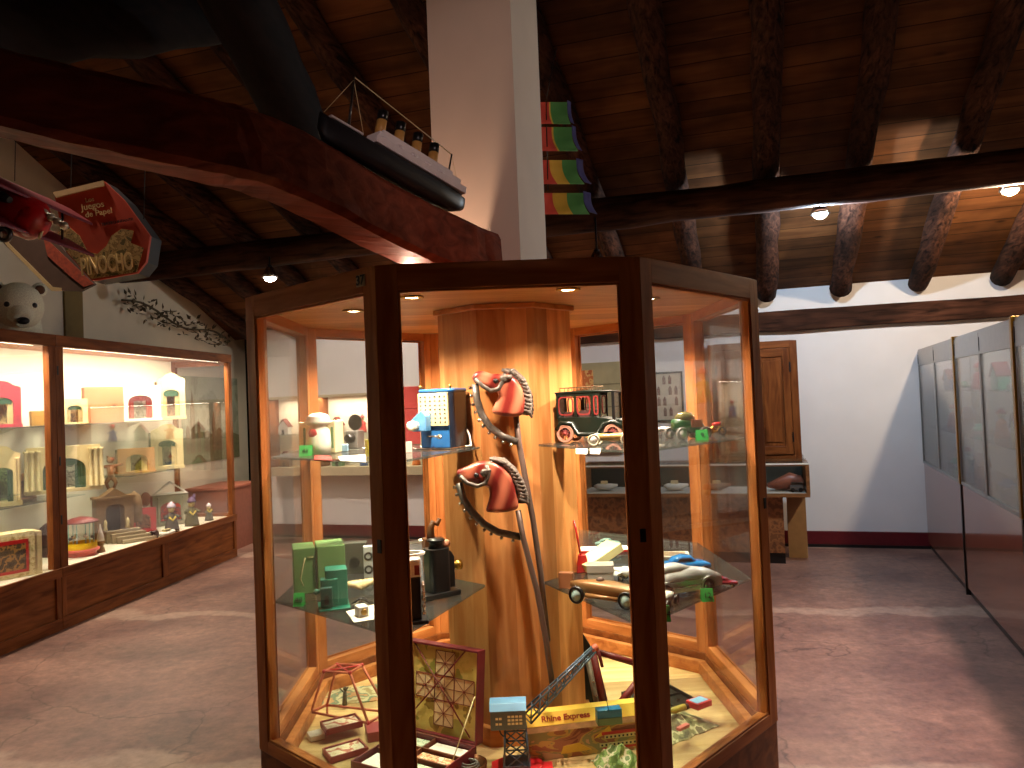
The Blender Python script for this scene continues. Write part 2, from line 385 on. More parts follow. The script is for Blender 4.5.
# big hewn beam over the left aisle, ending at the pillar
pts = [(-140, 6, 1.86), (0, 46, 1.95), (80, 66, 1.98), (160, 84, 2.02), (215, 97, 2.08), (256, 107, 2.15), (320, 135, 2.3), (406, 190, 2.6), (468, 219, 2.8), (501, 234, 2.93)]
path = [at(*p) for p in pts]
fine = []
for i in range(len(path)-1):
    for t in (0, .25, .5, .75): fine.append(path[i].lerp(path[i+1], t))
fine.append(path[-1])
for _ in range(3): fine = [fine[0]]+[(fine[i-1]+fine[i]*2+fine[i+1])/4 for i in range(1, len(fine)-1)]+[fine[-1]]
o = MB(); vv = []; NB = 0
for i, p in enumerate(fine):
    t = (fine[min(i+1, len(fine)-1)]-fine[max(i-1, 0)]).normalized()
    side = Vector((t.y, -t.x, 0)).normalized()     # towards the camera side
    if side.y > 0: side = -side
    w = .085; h = .205; j = lambda a=.0025: random.uniform(-a, a)
    dn = Vector((0, 0, -1))
    prof = [(w*.8, 0), (w, .02), (w*1.03, h*.5), (w, h*.9), (w*.75, h), (-w*.75, h), (-w, h*.9), (-w, .02), (-w*.8, 0), (0, -.004)]
    NB = len(prof)
    for (a, b_) in prof: vv.append(p-side*.085+side*(a+j())+dn*(b_+j()))
o.add(vv, [(i*NB+k, i*NB+(k+1) % NB, (i+1)*NB+(k+1) % NB, (i+1)*NB+k) for i in range(len(fine)-1) for k in range(NB)]+[tuple(range(NB)), tuple((len(fine)-1)*NB+k for k in range(NB-1, -1, -1))])
struct(o.build('hewn_beam', wood('hewn beam brown', (100, 44, 30), (142, 68, 46), 'X', rough=.65, knots=.7, bump=.4, stain=.35)), 'massive hewn wooden beam running from above the aisle to the white pillar')
BEAM = fine
# dark struts in the roof
o = MB(); logtube(o, at(205, -70, 2.9), at(318, 170, 4.2), .15, seg=8, wob=.01); struct(o.build('roof_strut', wood('unlit dark log', (10, 6, 5), (24, 15, 12), 'Y', rough=.85, knots=.4)), 'dark log strut rising behind the hewn beam')  # near-black colour stands in for the missing light up here

# ================================================================ octagonal display case
CX, CY, CRZ = -.03, 3.275, math.radians(1.9)
S8 = .805; AP = S8*1.20711; RV = S8*1.30656
ZT, ZC, ZO, ZS, ZD = 2.03, 1.992, 1.953, .40, .265
case = root('octagonal_display_case', (CX, CY, 0), CRZ, 'tall octagonal pine and glass display case full of old toys around a wooden column', 'display case')
def octa(r, rot=0):   # vertices, first face is the one towards the camera
    return [(r*math.cos(-PI/2-PI/8+i*PI/4+rot), r*math.sin(-PI/2-PI/8+i*PI/4+rot)) for i in range(8)]
o = MB(); o.prism(octa(RV-.012), 0, ZS-.03).mt(0); o.prism(octa(RV+.008), 0, .09)
o.build('base', M_dwoodx, case, bevel=.004)
o = MB(); o.prism(octa(RV-.06), ZS-.1, ZS-.035); o2 = MB(); o2.prism(octa(RV-.05), ZD-.02, ZD+.13)
# the deck sits in a well inside the base: build base as ring, deck as board
for ob in list(case.children): bpy.data.objects.remove(ob)
o = MB(); o.ring(octa(RV-.004), octa(RV-.06), 0, ZS-.045, 'Z'); o.ring(octa(RV+.012), octa(RV-.01), 0, .09, 'Z')
o.build('base', M_dwoodx, case, bevel=.004)
M_deck = wood('deck boards', (214, 172, 112), (240, 206, 146), 'X', rough=.45, plank='Y', pw=.16, knots=.3, bump=.05)
o = MB(); o.prism(octa(RV-.062), ZD-.02, ZD); o.build('deck', M_deck, case)
o = MB(); o.ring(octa(RV-.062), octa(RV-.10), ZD+.001, ZD+.06, 'Z'); o.build('inner_plinth', M_pinex, case, bevel=.004)
M_ceilp = wood('case ceiling boards', (196, 128, 70), (226, 164, 104), 'X', rough=.4, plank='Y', pw=.22, knots=.3, bump=.04, seam=.015)
o = MB(); o.prism(octa(RV-.06), ZC, ZT-.004); o.build('ceiling_board', M_ceilp, case)
# eight glazed frames
T8 = math.tan(PI/8)
def stile(mbx, x0, w, th, z0, z1, flip):
    a = [(0, 0), (w, 0), (w, th), (th*T8, th)]
    if flip: a = [(S8-x, y) for x, y in a]
    mbx.prism(a, z0, z1)
for i in range(8):
    vs = octa(RV); p = Vector((*vs[i], 0)); q = Vector((*vs[(i+1) % 8], 0))
    d = (q-p).normalized(); rz = math.atan2(d.y, d.x)
    o = MB(); th = .048; sw = .064
    o.mt(0); stile(o, 0, sw, th, ZS-.045, ZT, False); stile(o, 0, sw, th, ZS-.045, ZT, True)
    o.mt(1); o.box(sw, S8-sw, 0, th, ZO, ZT); o.box(sw, S8-sw, 0, th, ZS-.045, ZS)
    # small beads round the glass
    o.box(sw, S8-sw, .004, .012, ZO-.008, ZO); o.box(sw, S8-sw, .004, .012, ZS, ZS+.008)
    o.mt(0); o.box(sw, sw+.008, .004, .012, ZS, ZO); o.box(S8-sw-.008, S8-sw, .004, .012, ZS, ZO)
    fr = o.build('door_frame' if i in (0, 7, 1) else 'side_frame', [M_pine, M_pinex], case, loc=p, rz=rz, bevel=.003)
    g = MB(); g.box(sw-.004, S8-sw+.004, .014, .019, ZS-.004, ZO+.004); g.build('glass_pane', M_glass, fr)
    if i in (0, 7, 1):
        k = MB(); xk = S8-.026
        k.box(xk-.009, xk+.009, -.003, .001, 1.16, 1.2).mt(0); k.lathe([(.004, -.004), (.004, -.001)], 8, 'Y', (xk, 0, 1.18))
        k.build('lock_plate', M_black, fr)
# wooden column
ACOL = .275; RC = ACOL/math.cos(PI/8)
o = MB(); o.prism(octa(RC), ZD, ZC); col = o.build('central_column', M_pinec, case, loc=(.003, 0, 0))
o = MB(); o.ring(octa(RC+.022), octa(RC-.01), ZD+.0005, ZD+.075, 'Z'); o.build('column_base', M_pinex, col, bevel=.004)
o = MB(); o.ring(octa(RC+.02), octa(RC-.01), ZC-.022, ZC-.001, 'Z'); o.build('column_moulding', M_pinex, col, bevel=.004)
# four glass shelves (two levels, one each side of the column)
Z1, Z2 = .89, 1.43
ip = octa(RV-.075)
cc = octa(RC+.004)
for zz in (Z1, Z2):
    polyL = [ip[0], cc[0], cc[7], cc[6], cc[5], ip[5], ip[6], ip[7]]
    polyR = [ip[1], ip[2], ip[3], ip[4], cc[4], cc[3], cc[2], cc[1]]
    for pl in (polyL, polyR):
        # the front corner is drawn back a little from the front door
        g = MB(); g.prism([(x, y) for x, y in pl], zz-.008, zz)
        g.build('glass_shelf', [M_gshelf], case)
# number plate
pl = root('number_plate', (0, 0, 0)); pl.parent = case
vs = octa(RV); p = Vector((*vs[7], 0)); q = Vector((*vs[0], 0)); d = (q-p).normalized(); nrm = Vector((-d.y, d.x, 0))
pos = q - d*.072 - nrm*.002; pl.location = (pos.x, pos.y, 1.993); pl.rotation_euler.z = math.atan2(d.y, d.x)
o = MB(); o.box(-.021, .021, -.002, .001, -.018, .018); o.build('plate', mat('old label', (196, 180, 140), .7), pl)
text('plate_digits', '37', .042, M_black, pl, (0, -.0035, 0), bold=True)
# downlights
M_hal = emis('halogen glow', (1, .78, .5), 45)
WARM = (1, .83, .63)
rimM = M_brass
for (px, py) in ((457, 293), (555, 292), (602, 309), (318, 322), (600, 331), (672, 310), (405, 315)):
    pass
cR = Matrix.Rotation(CRZ, 3, 'Z'); CC = Vector((CX, CY, 0))
def local(p): return cR.transposed() @ (Vector(p)-CC)
for i in range(8):
    a = -PI/2 + i*PI/4 + PI/8*.9
    if i == 7: a -= .12
    rr = .64
    c = Vector((rr*math.cos(a), rr*math.sin(a), ZC))
    dl = root('downlight', c); dl.parent = case
    o = MB(); o.lathe([(.041, .0), (.045, -.004), (.036, -.008), (.03, -.004), (.026, .0)], 24); o.build('rim', rimM, dl)
    o = MB(); o.lathe([(.0, -.0035), (.024, -.003), (.026, -.001)], 20); o.build('bulb', M_hal, dl)
    light('SPOT', 'halogen', (0, 0, -.012), 94, WARM, dl, size=.02, spot=math.radians(138), rot=(0, 0, 0), blend=1.0)

def wroot(name, P, rz, label, cat, group=None): return root(name, P, rz, label, cat, group)
def W_(dx, D): return dx*D/F
def Hpx(px, yt, P):      # height above P.z of the sight line through (px,yt) at P's distance
    return at(px, yt, P.y).z - P.z

def tagcard(x0, x1, yt, yb, D, z, lab, m=None, txt=None):
    P = at((x0+x1)/2, yb, D)
    if z < 1: P = at_z((x0+x1)/2, yb, z); D = P.y
    P.z = z
    w = W_(x1-x0, D); h = W_(yb-yt, D)
    o = MB(); o.add([(-w/2, 0, 0), (w/2, 0, 0), (w/2, .012, h), (-w/2, .012, h), (-w/2, .024, 0), (w/2, .024, 0), (w/2, .0135, h), (-w/2, .0135, h),
                     (-w/2, .002, 0), (w/2, .002, 0), (-w/2, .022, 0), (w/2, .022, 0)],
                    [(0, 1, 2, 3), (3, 2, 6, 7), (7, 6, 5, 4), (8, 9, 2, 3), (10, 11, 6, 7)])
    ob = o.build('number_card', m or M_tag, loc=P, rz=0)
    tag(ob, lab, 'number card', 'green number cards in the case')
    if txt: text('card_number', txt, h*.62, M_black, ob, (0, .003, h*.48), (PI/2-.25, 0, 0))
    return ob

# ---------------------------------------------------------------- toy makers (local frame: x along, y away, z up)
def glb(name, c, rough=.35, metal=0.): return mat(name, c, rough, metal)
def wheel(parent, x, y, r, w, tyre, hub, spokes=0, face=-1):
    o = MB(); o.lathe([(r*.8, -w*.4), (r*.93, -w*.5), (r, -w*.3), (r, w*.3), (r*.93, w*.5), (r*.8, w*.4), (r*.8, -w*.4)] if spokes else [(r*.7, -w*.5), (r*.92, -w*.5), (r, -w*.3), (r, w*.3), (r*.92, w*.5), (r*.7, w*.5), (r*.7, -w*.5)], 22, 'Y', cap=False)
    if spokes: o.ring([(r*.8*math.cos(a), r*.8*math.sin(a)) for a in [k*PI/11 for k in range(22)]], [(r*.66*math.cos(a), r*.66*math.sin(a)) for a in [k*PI/11 for k in range(22)]], -w*.45, w*.45, 'Y')
    o.mt(1)
    if spokes:
        for k in range(spokes):
            a = PI*k/spokes
            o.tube([(-r*.7*math.cos(a), 0, -r*.7*math.sin(a)), (r*.7*math.cos(a), 0, r*.7*math.sin(a))], r*.05, 6)
        o.lathe([(0, -w*.6), (r*.16, -w*.55), (r*.18, 0), (r*.16, w*.55), (0, w*.6)], 12, 'Y')
    else:
        o.lathe([(0, -w*.42), (r*.2, -w*.42), (r*.25, -w*.3), (r*.72, -w*.42), (r*.72, w*.42), (r*.25, w*.3), (r*.2, w*.42), (0, w*.42)], 18, 'Y')
    return o.build('wheel', [tyre, hub], parent, loc=(x, y, r))

def streamliner(P, rz, L_, lab, cat, body, group=None, cabin=True, wm=None, hm=None, Hh=.3, Wf=.42, nose='x', open_wheels=False, win=None):
    t = wroot('toy_car', P, rz, lab, cat, group)
    H = L_*Hh; w = L_*Wf/2; r = L_*.085; z0 = r*.9
    o = MB()
    if cabin:
        o.loft([(-L_*.5, z0+H*.28, w*.3, H*.08), (-L_*.48, z0+H*.28, w*.7, H*.2), (-L_*.36, z0+H*.3, w, H*.28), (-L_*.1, z0+H*.3, w, H*.3), (L_*.2, z0+H*.3, w*.97, H*.3), (L_*.38, z0+H*.26, w*.86, H*.26), (L_*.47, z0+H*.22, w*.7, H*.18), (L_*.5, z0+H*.2, w*.4, H*.08)], 18, 3)
        o.build('body', body, t)
        c = MB(); c.loft([(-L_*.36, z0+H*.5, w*.3, H*.04), (-L_*.26, z0+H*.62, w*.66, H*.24), (-L_*.1, z0+H*.68, w*.74, H*.32), (L_*.08, z0+H*.66, w*.72, H*.3), (L_*.2, z0+H*.52, w*.5, H*.08)], 16, 3)
        c.build('cabin', body, t)
        g = MB()
        for s in (-1, 1): g.prism([(-L_*.22, z0+H*.62), (L_*.1, z0+H*.62), (L_*.06, z0+H*.82), (-L_*.16, z0+H*.84)], s*w*.70, s*w*.765, 'Y')
        g.build('side_window', win or M_black, t)
    else:
        o.loft([(-L_*.5, z0+H*.4, w*.12, H*.04), (-L_*.4, z0+H*.4, w*.42, H*.22), (-L_*.2, z0+H*.42, w*.75, H*.36), (0, z0+H*.42, w*.8, H*.4), (L_*.2, z0+H*.4, w*.72, H*.36), (L_*.42, z0+H*.36, w*.6, H*.3), (L_*.5, z0+H*.34, w*.48, H*.22)], 18, 2.3)
        o.build('body', body, t)
        c = MB(); c.ring([(L_*.09*math.cos(a)-L_*.05, w*.5*math.sin(a)) for a in [k*PI/8 for k in range(16)]], [(L_*.07*math.cos(a)-L_*.05, w*.4*math.sin(a)) for a in [k*PI/8 for k in range(16)]], z0+H*.7, z0+H*.9, 'Z'); c.build('cockpit_rim', M_black, t)
        b = MB(); b.prism([(L_*.03, z0+H*.8), (L_*.07, z0+H*1.1), (L_*.075, z0+H*1.1), (L_*.04, z0+H*.8)], -w*.4, w*.4, 'Y'); b.build('windscreen', M_glass, t)
    b = MB(); b.tube([(L_*.5, -w*.6, z0+H*.1), (L_*.515, 0, z0+H*.1), (L_*.5, w*.6, z0+H*.1)], L_*.01, 6); b.build('bumper', M_chrome, t)
    yy = w*(1.02 if not open_wheels else 1.25)
    for x in (-L_*.3, L_*.32):
        for s in (-1, 1): wheel(t, x, s*yy, r if not open_wheels else r*1.35, w*.26, wm or M_black, hm or M_chrome)
    return t

def projector(P, rz, w, h, d, lab, cat, m, lensm=None, chimney=True, basem=None, open_vent=False):
    t = wroot('toy_projector', P, rz, lab, cat)
    bh = h*.05; ch = h*.12 if chimney else 0; bz = bh
    o = MB(); o.box(-w*.62, w*.62, -d*.75, d*.55, 0, bh); o.build('base', basem or m, t, bevel=.002)
    o = MB(); o.box(-w*.5, w*.5, -d*.45, d*.45, bh, h-ch); o.build('lamp_house', m, t, bevel=.004)
    if chimney:
        o = MB(); o.lathe([(w*.26, h-ch), (w*.26, h-ch*.4), (w*.34, h-ch*.4), (w*.34, h), (w*.1, h)], 16); o.build('chimney', m, t)
    o = MB(); zc = bh+(h-ch-bh)*.5
    o.lathe([(w*.2, -d*.95), (w*.2, -d*.8), (w*.16, -d*.8), (w*.16, -d*.45)], 18, 'Y', (0, 0, zc))
    o.build('lens_barrel', lensm or M_brass, t)
    o = MB(); o.lathe([(0, -d*.94), (w*.16, -d*.945)], 16, 'Y', (0, 0, zc)); o.build('lens', M_black, t)
    return t

def box_thing(name, P, rz, w, d, h, lab, cat, m, bevel=.002, lidm=None, group=None, lid=True):
    t = wroot(name, P, rz, lab, cat, group)
    if lid:
        o = MB(); o.box(-w/2, w/2, 0, d, 0, h*.72); o.build('box_body', m, t, bevel=bevel)
        o = MB(); o.box(-w/2-.002, w/2+.002, -.002, d+.002, h*.62, h); o.build('lid', lidm or m, t, bevel=bevel)
    else:
        o = MB(); o.box(-w/2, w/2, 0, d, 0, h); o.build('box_body', m, t, bevel=bevel)
    return t
def sheet(name, pts, z, lab, cat, m, th=.0015, group=None):
    c = sum((Vector(p) for p in pts), Vector())/len(pts); c.z = z
    o = MB(); o.prism([(p.x-c.x, p.y-c.y) for p in pts], 0, th)
    return tag(o.build(name, m, loc=c), lab, cat, group)

e = .001
# ================================================================ upper shelf, aisle-cabinet side
za = Z2+e
P = at(317, 458, 2.95); P.z = za
t = root('magic_lantern', P, math.radians(-12), 'cream tin toy lantern with a round red knob on the upper glass shelf', 'toy lantern')
w = W_(38, 2.95); h = Hpx(317, 421, P)
M_lan = mat('cream tin', (236, 222, 178), .35)
o = MB(); o.box(-w*.5, -w*.05, 0, w*.6, 0, h*.98); o.build('box_body', M_lan, t, bevel=.004)
o = MB(); o.box(-w*.04, w*.5, .01, w*.6, 0, h); o.build('side_panel', M_lan, t, bevel=.004)
o = MB(); o.lathe([(w*.30, 0), (w*.34, h*.3), (w*.3, h*.7), (w*.2, h*.85), (w*.3, h*.9), (w*.36, h*.98), (w*.28, h*1.05), (w*.3, h*1.1), (w*.22, h*1.2), (w*.1, h*1.24), (0, h*1.25)], 18, 'Z', (w*.1, -.01, 0)); o.build('chimney', mat('ivory enamel', (244, 238, 222), .3), t)
o = MB(); o.ball((w*.08, -w*.33, h*.62), w*.13, 16, (1, .5, 1)); o.build('knob', M_red, t)
for k, x in enumerate((-w*.36, -w*.2, w*.42)):
    o = MB(); o.box(x, x+w*.06, -.002, 0, h*.15, h*.8); o.build('painted_strip', [M_green, mat('ochre', (190, 150, 60)), M_green][k], t)
tagcard(299, 312, 449, 459.5, 2.82, za, 'bright green number card beside the cream lantern', txt='41')
sheet('booklet', [at_z(x, y, 1.43) for x, y in ((314, 461), (333, 462), (330, 457), (315, 456.5))], za, 'thin red booklet lying by the cream lantern', 'booklet', M_red, .004)
sheet('paper_sheet', [at_z(x, y, 1.43) for x, y in ((340, 461.5), (366, 463), (366, 455), (338, 457))], za, 'white paper sheet lying under the grey camera', 'paper', M_paper, .0015)
P = at(352, 451, 3.2); P.z = za
t = root('toy_camera', P, math.radians(-25), 'small grey film camera with a reel on the upper shelf', 'film camera')
o = MB(); o.box(-.03, .03, 0, .05, 0, .075); o.build('camera_body', M_grey, t, bevel=.004)
o = MB(); o.lathe([(.016, -.03), (.016, -.005), (.02, 0)], 16, 'Y', (0, 0, .045)); o.build('lens', M_black, t)
o = MB(); o.lathe([(.034, .012), (.034, .02), (.01, .02), (.01, .03)], 20, 'Y', (.01, .0, .11)); o.build('reel', M_chrome, t)
o = MB(); o.tube([(0, .02, .07), (.01, .016, .11)], .005, 6); o.build('reel_arm', M_black, t)
P = at(341, 454, 3.0); P.z = za
box_thing('small_box', P, .1, W_(13, 3), .04, W_(7, 3), 'small pale blue box behind the cream lantern', 'box', mat('pale blue card', (130, 170, 196), .7), lid=False)
P = at(368, 452, 2.62); P.z = za
box_thing('upright_card', P, .5, .008, .02, W_(17, 2.65), 'narrow yellow card standing by the case post', 'card', mat('lemon yellow', (230, 220, 60), .6), lid=False)

# blue projector with the cream perforated screen
P = at(437, 456, 2.94); P.z = za; D = P.y
t = root('film_projector', P, math.radians(-24), 'blue tin projector with cream perforated front and black side', 'projector')
h = Hpx(441, 388, P); w = W_(37, D)*1.06; d = w*.85
M_blk = mat('navy black enamel', (22, 26, 38), .3); M_dots = mat('perforated cream', (196, 182, 140), .5)
def rounded(w, d, r, n=4):
    out = []
    for (cx, cy, a0) in ((w/2-r, d/2-r, 0), (-w/2+r, d/2-r, PI/2), (-w/2+r, -d/2+r, PI), (w/2-r, -d/2+r, 1.5*PI)):
        for k in range(n+1): out.append((cx+r*math.cos(a0+PI/2*k/n), cy+r*math.sin(a0+PI/2*k/n)))
    return out
o = MB(); o.prism([(x, y+d/2) for x, y in rounded(w, d, .018)], .006, h*.93); hs = o.build('lamp_house', [M_blk], t)
o = MB(); o.box(-w*.5+.012, w*.5-.016, -.003, .004, .006, h*.5); o.build('front_plate', M_blue, t, bevel=.001)
o = MB(); o.prism([(x, y+d/2) for x, y in rounded(w*1.04, d*1.04, .02)], h*.93, h*.99); o.build('top_cover', M_blue, t, bevel=.006)
o = MB(); o.box(-w*.46, w*.40, -.012, -.002, h*.38, h*.92)
scn = o.build('screen_sheet', M_dots, t, bevel=.001)
o = MB()
for r_ in range(7):
    for c_ in range(6): o.lathe([(0, -.0138), (.0034, -.0136), (.0034, -.011)], 6, 'Y', (-w*.38+c_*w*.14, 0, h*(.44+.07*r_)))
o.build('punched_holes', M_black, scn)
o = MB(); o.box(-w*.62, w*.52, -.03, d*1.02, 0, .006); o.build('base', M_chrome, t, bevel=.001)
o = MB(); o.prism([(-w*.5, h*.3), (-w*.1, h*.3), (-w*.08, h*.55), (-w*.22, h*.64), (-w*.5, h*.5)], -.055, -.012, 'Y'); o.build('film_gate', mat('sky blue enamel', (86, 140, 186), .25), t, bevel=.004)
o = MB(); o.lathe([(.012, -.095), (.019, -.094), (.019, -.075), (.015, -.074), (.015, -.05)], 18, 'Y', (-w*.36, 0, h*.40)); lb = o.build('lens_barrel', mat('ivory enamel', (244, 238, 222), .3), t)
o = MB(); o.lathe([(0, -.09), (.0118, -.0905)], 16, 'Y', (-w*.36, 0, h*.40)); o.build('lens', M_black, lb)
o = MB(); o.tube([(-w*.05, -.02, h*.22), (-w*.05, -.05, h*.22), (w*.28, -.05, h*.21)], .004, 8).ball((w*.28, -.05, h*.21), .01, 10); o.build('crank', M_chrome, t)
for x in (-w*.45, w*.42):
    o = MB(); o.lathe([(.004, h*.98), (.004, h*1.02), (.008, h*1.02), (.006, h*1.05), (0, h*1.055)], 10, 'Z', (x, .01, 0)); o.build('corner_knob', M_brass, t)
o = MB(); o.tube([(w*.52, d*.8, h*.3), (w*.6, d*.8, h*.2), (w*.66, d*.75, .01), (w*.72, d*.6, .006), (w*.6, d*.5, .005)], .0035, 6); o.build('cable', M_paper, t)
P = at(411, 449, 3.35); P.z = za
box_thing('storage_box', P, .15, W_(20, 3.35), .1, W_(58, 3.35), 'dark red box standing behind the blue projector', 'box', M_dred)
P = at(409, 459, 2.78); P.z = za
box_thing('upright_card', P, .3, W_(7, 2.78), .004, W_(11, 2.78), 'small white card standing in front of the blue projector', 'card', M_paper, lid=False, bevel=0)

# ================================================================ upper shelf, right
P = at(597, 444, 3.0); P.z = za
L_ = .30; t = root('toy_limousine', P, math.radians(-24), 'dark green vintage toy limousine with red spoked wheels and roof rack', 'toy car')
M_lg = mat('dark bottle green', (15, 24, 17), .3); M_rr = mat('red lining', (122, 34, 30), .45); M_ty = mat('dusty pink tyre', (176, 120, 100), .6)
r = .036; zb = .045; hh = Hpx(580, 388, P)
def winframe(x0, x1, z0, z1, y, lab=None):
    n = 16; oc = []; ic = []
    for k in range(n):
        a = 2*PI*k/n; c, s_ = math.cos(a), math.sin(a); pw = .45
        ex = math.copysign(abs(c)**pw, c); ez = math.copysign(abs(s_)**pw, s_)
        oc.append(((x0+x1)/2+ex*(x1-x0)/2, (z0+z1)/2+ez*(z1-z0)/2)); ic.append(((x0+x1)/2+ex*((x1-x0)/2-.005), (z0+z1)/2+ez*((z1-z0)/2-.005)))
    return oc, ic
wy = .052
o = MB()
# body: sill, rear, posts, roof
o.prism([(-.14, zb+.01), (-.12, zb-.012), (.02, zb-.012), (.03, zb), (.10, zb), (.10, zb+.04), (.02, zb+.055), (-.142, zb+.055)], -wy, wy, 'Y')
zt = hh-.02
for x0, x1 in ((-.145, -.137), (-.072, -.062), (-.002, .008), (.03, .036)):
    for y0, y1 in ((-wy, -wy+.008), (wy-.008, wy)): o.box(x0, x1, y0, y1, zb+.05, zt)
for y0, y1 in ((-wy, -wy+.004), (wy-.004, wy)):
    o.box(-.145, .036, y0, y1, zt-.012, zt)
o.box(-.145, -.14, -wy, wy, zb+.05, zt)
o.build('body', M_lg, t, bevel=.002)
o = MB(); o.prism([(-.15, zt), (.085, zt), (.085, zt+.006), (-.02, zt+.01), (-.148, zt+.006)], -wy-.004, wy+.004, 'Y'); o.build('roof', M_lg, t, bevel=.002)
o = MB()
for s in (-1, 1):
    o.tube([(-.13, s*wy*.85, zt+.022), (.02, s*wy*.85, zt+.024)], .0018, 6)
    for k in range(9): o.tube([(-.13+k*.0187, s*wy*.85, zt+.004), (-.13+k*.0187, s*wy*.85, zt+.023)], .0014, 5)
for x in (-.13, .02): o.tube([(x, -wy*.85, zt+.022), (x, wy*.85, zt+.022)], .0018, 6)
o.build('roof_rack', mat('dull brass', (90, 64, 36), .5, .4), t)
for x0, x1 in ((-.136, -.073), (-.06, -.003), (.009, .03)):
    for s in (-1, 1):
        oc, ic = winframe(x0, x1, zb+.062, zt-.012, 0); o = MB(); o.ring(oc, ic, s*(wy-.001), s*(wy+.003), 'Y'); o.build('window_frame', M_rr, t)
o = MB(); o.prism([(.085, zb+.03), (.09, zb+.03), (.09, zt), (.085, zt)], -wy+.004, wy-.004, 'Y'); ws = o.build('windscreen', M_glass, t)
o = MB(); o.box(.082, .093, -wy, -wy+.005, zb, zt).box(.082, .093, wy-.005, wy, zb, zt).box(.082, .093, -wy, wy, zt-.004, zt); o.build('windscreen_frame', M_black, ws)
o = MB(); o.prism([(.10, zb-.004), (.175, zb-.004), (.178, zb+.038), (.10, zb+.045)], -.034, .034, 'Y'); o.build('bonnet', M_lg, t, bevel=.006)
o = MB(); o.box(.176, .182, -.03, .03, zb-.004, zb+.04); o.build('radiator', M_brass, t, bevel=.002)
for s in (-1, 1):
    o = MB(); o.lathe([(0, .19), (.013, .192), (.012, .175), (.004, .168)], 14, 'X', (0, s*.04, zb+.04)); o.build('headlamp', M_brass, t)
    o = MB(); o.tube([(-.15+.005, s*(wy+.008), r+.015), (-.125, s*(wy+.008), 2*r+.008), (-.08, s*(wy+.008), 2*r+.004), (-.055, s*(wy+.008), r*.9), (.025, s*(wy+.008), r*.9), (.05, s*(wy+.008), 2*r), (.085, s*(wy+.008), 2*r+.008), (.125, s*(wy+.008), r+.02)], .009, 8, flat=1); o.build('mudguard', M_lg, t)
    for x in (-.11, .085): wheel(t, x, s*(wy+.006), r, .012, M_ty, M_rr, spokes=6)
o = MB(); o.box(-.05, .02, -.04, -.034, zb+.055, zb+.08).box(-.12, -.05, -.03, .03, zb+.05, zb+.075); o.build('seat', mat('dark maroon seat', (50, 16, 14), .7), t)
P = at(612, 451, 2.72); P.z = za
t = streamliner(P, math.radians(-18), .19, 'cream and gold open racing car in front of the green limousine', 'toy car', mat('gold cream enamel', (150, 118, 66), .3, .3), cabin=False, wm=mat('pale rubber', (190, 184, 160), .6), hm=M_silver, open_wheels=True, Hh=.2, Wf=.3)
for i, (x0, x1, lab) in enumerate(((576, 587, 'white caption card under the rear wheel of the green limousine'), (590, 600, 'white caption card under the front wheel of the green limousine'))):
    sheet('caption_card', [at_z(x, y, 1.43) for x, y in ((x0, 454.5), (x1, 455), (x1+1, 449.5), (x0, 449))], za, lab, 'caption card', M_paper, .0012)
# green egg-shaped car
P = at(688, 446, 2.92); P.z = za; t = root('toy_car', P, math.radians(14), 'rounded green toy car with clear dome and grey wheels', 'toy car')
o = MB(); o.loft([(-.062, .055, .012, .008), (-.055, .055, .028, .024), (-.02, .055, .036, .03), (.03, .05, .036, .028), (.06, .04, .026, .02), (.066, .036, .016, .01)], 18, 2.4); o.build('body', mat('mid green enamel', (24, 66, 30), .3), t)
o = MB(); o.ball((-.008, 0, .078), .038, 18, (1.1, .85, .75)); o.build('dome', mat('smoked dome', (104, 98, 60), .12, .5), t)
o = MB(); o.box(.0, .045, -.039, -.034, .045, .075); o.build('door_panel', mat('rust orange', (150, 70, 40)), t, bevel=.001)
for x in (-.052, .045):
    for s in (-1, 1): wheel(t, x+(.0 if s > 0 else .01), s*.042, .024, .014, M_grey, M_silver)
tagcard(697, 709, 433, 443.5, 2.8, za, 'green number card beside the rounded green toy car', txt='9')
P = at(716, 440, 3.1); P.z = za
t = root('toy_motorcycle', P, math.radians(10), 'tiny red and brass toy motorcycle behind the green number card', 'toy motorcycle')
for x in (-.03, .03):
    o = MB(); a8 = [k*PI/9 for k in range(18)]
    o.ring([(.017*math.cos(a)+x, .017*math.sin(a)+.017) for a in a8], [(.012*math.cos(a)+x, .012*math.sin(a)+.017) for a in a8], -.003, .003, 'Y'); o.build('wheel', M_black, t)
o = MB(); o.tube([(-.03, 0, .017), (-.008, 0, .04), (.02, 0, .04), (.03, 0, .017)], .003, 6).tube([(-.03, 0, .017), (.005, 0, .018), (.02, 0, .04)], .003, 6); o.build('frame', M_brass, t)
o = MB(); o.loft([(-.012, .045, .003, .004), (0, .047, .008, .008), (.018, .046, .008, .008), (.024, .044, .003, .004)], 10, 2.2); o.build('tank', M_red, t)
o = MB(); o.tube([(.022, -.014, .055), (.02, 0, .052), (.022, .014, .055)], .002, 6).tube([(.02, 0, .052), (.024, 0, .036)], .002, 6); o.build('handlebar', M_chrome, t)
P = at(659, 437, 3.2); P.z = za
t = root('toy_aeroplane', P, math.radians(30), 'small white toy aeroplane behind the case post on the upper shelf', 'toy aeroplane')
o = MB(); o.loft([(-.05, .03, .002, .003), (-.03, .03, .006, .006), (.02, .03, .01, .01), (.045, .03, .008, .008), (.05, .03, .003, .003)], 12, 2); o.build('fuselage', M_paper, t)
o = MB(); o.box(.0, .022, -.055, .055, .03, .033).box(-.048, -.036, -.018, .018, .031, .033); o.build('wings', M_paper, t, bevel=.001)
o = MB(); o.prism([(-.05, .03), (-.036, .03), (-.044, .05), (-.052, .05)], -.001, .001, 'Y'); o.build('tail_fin', M_red, t)
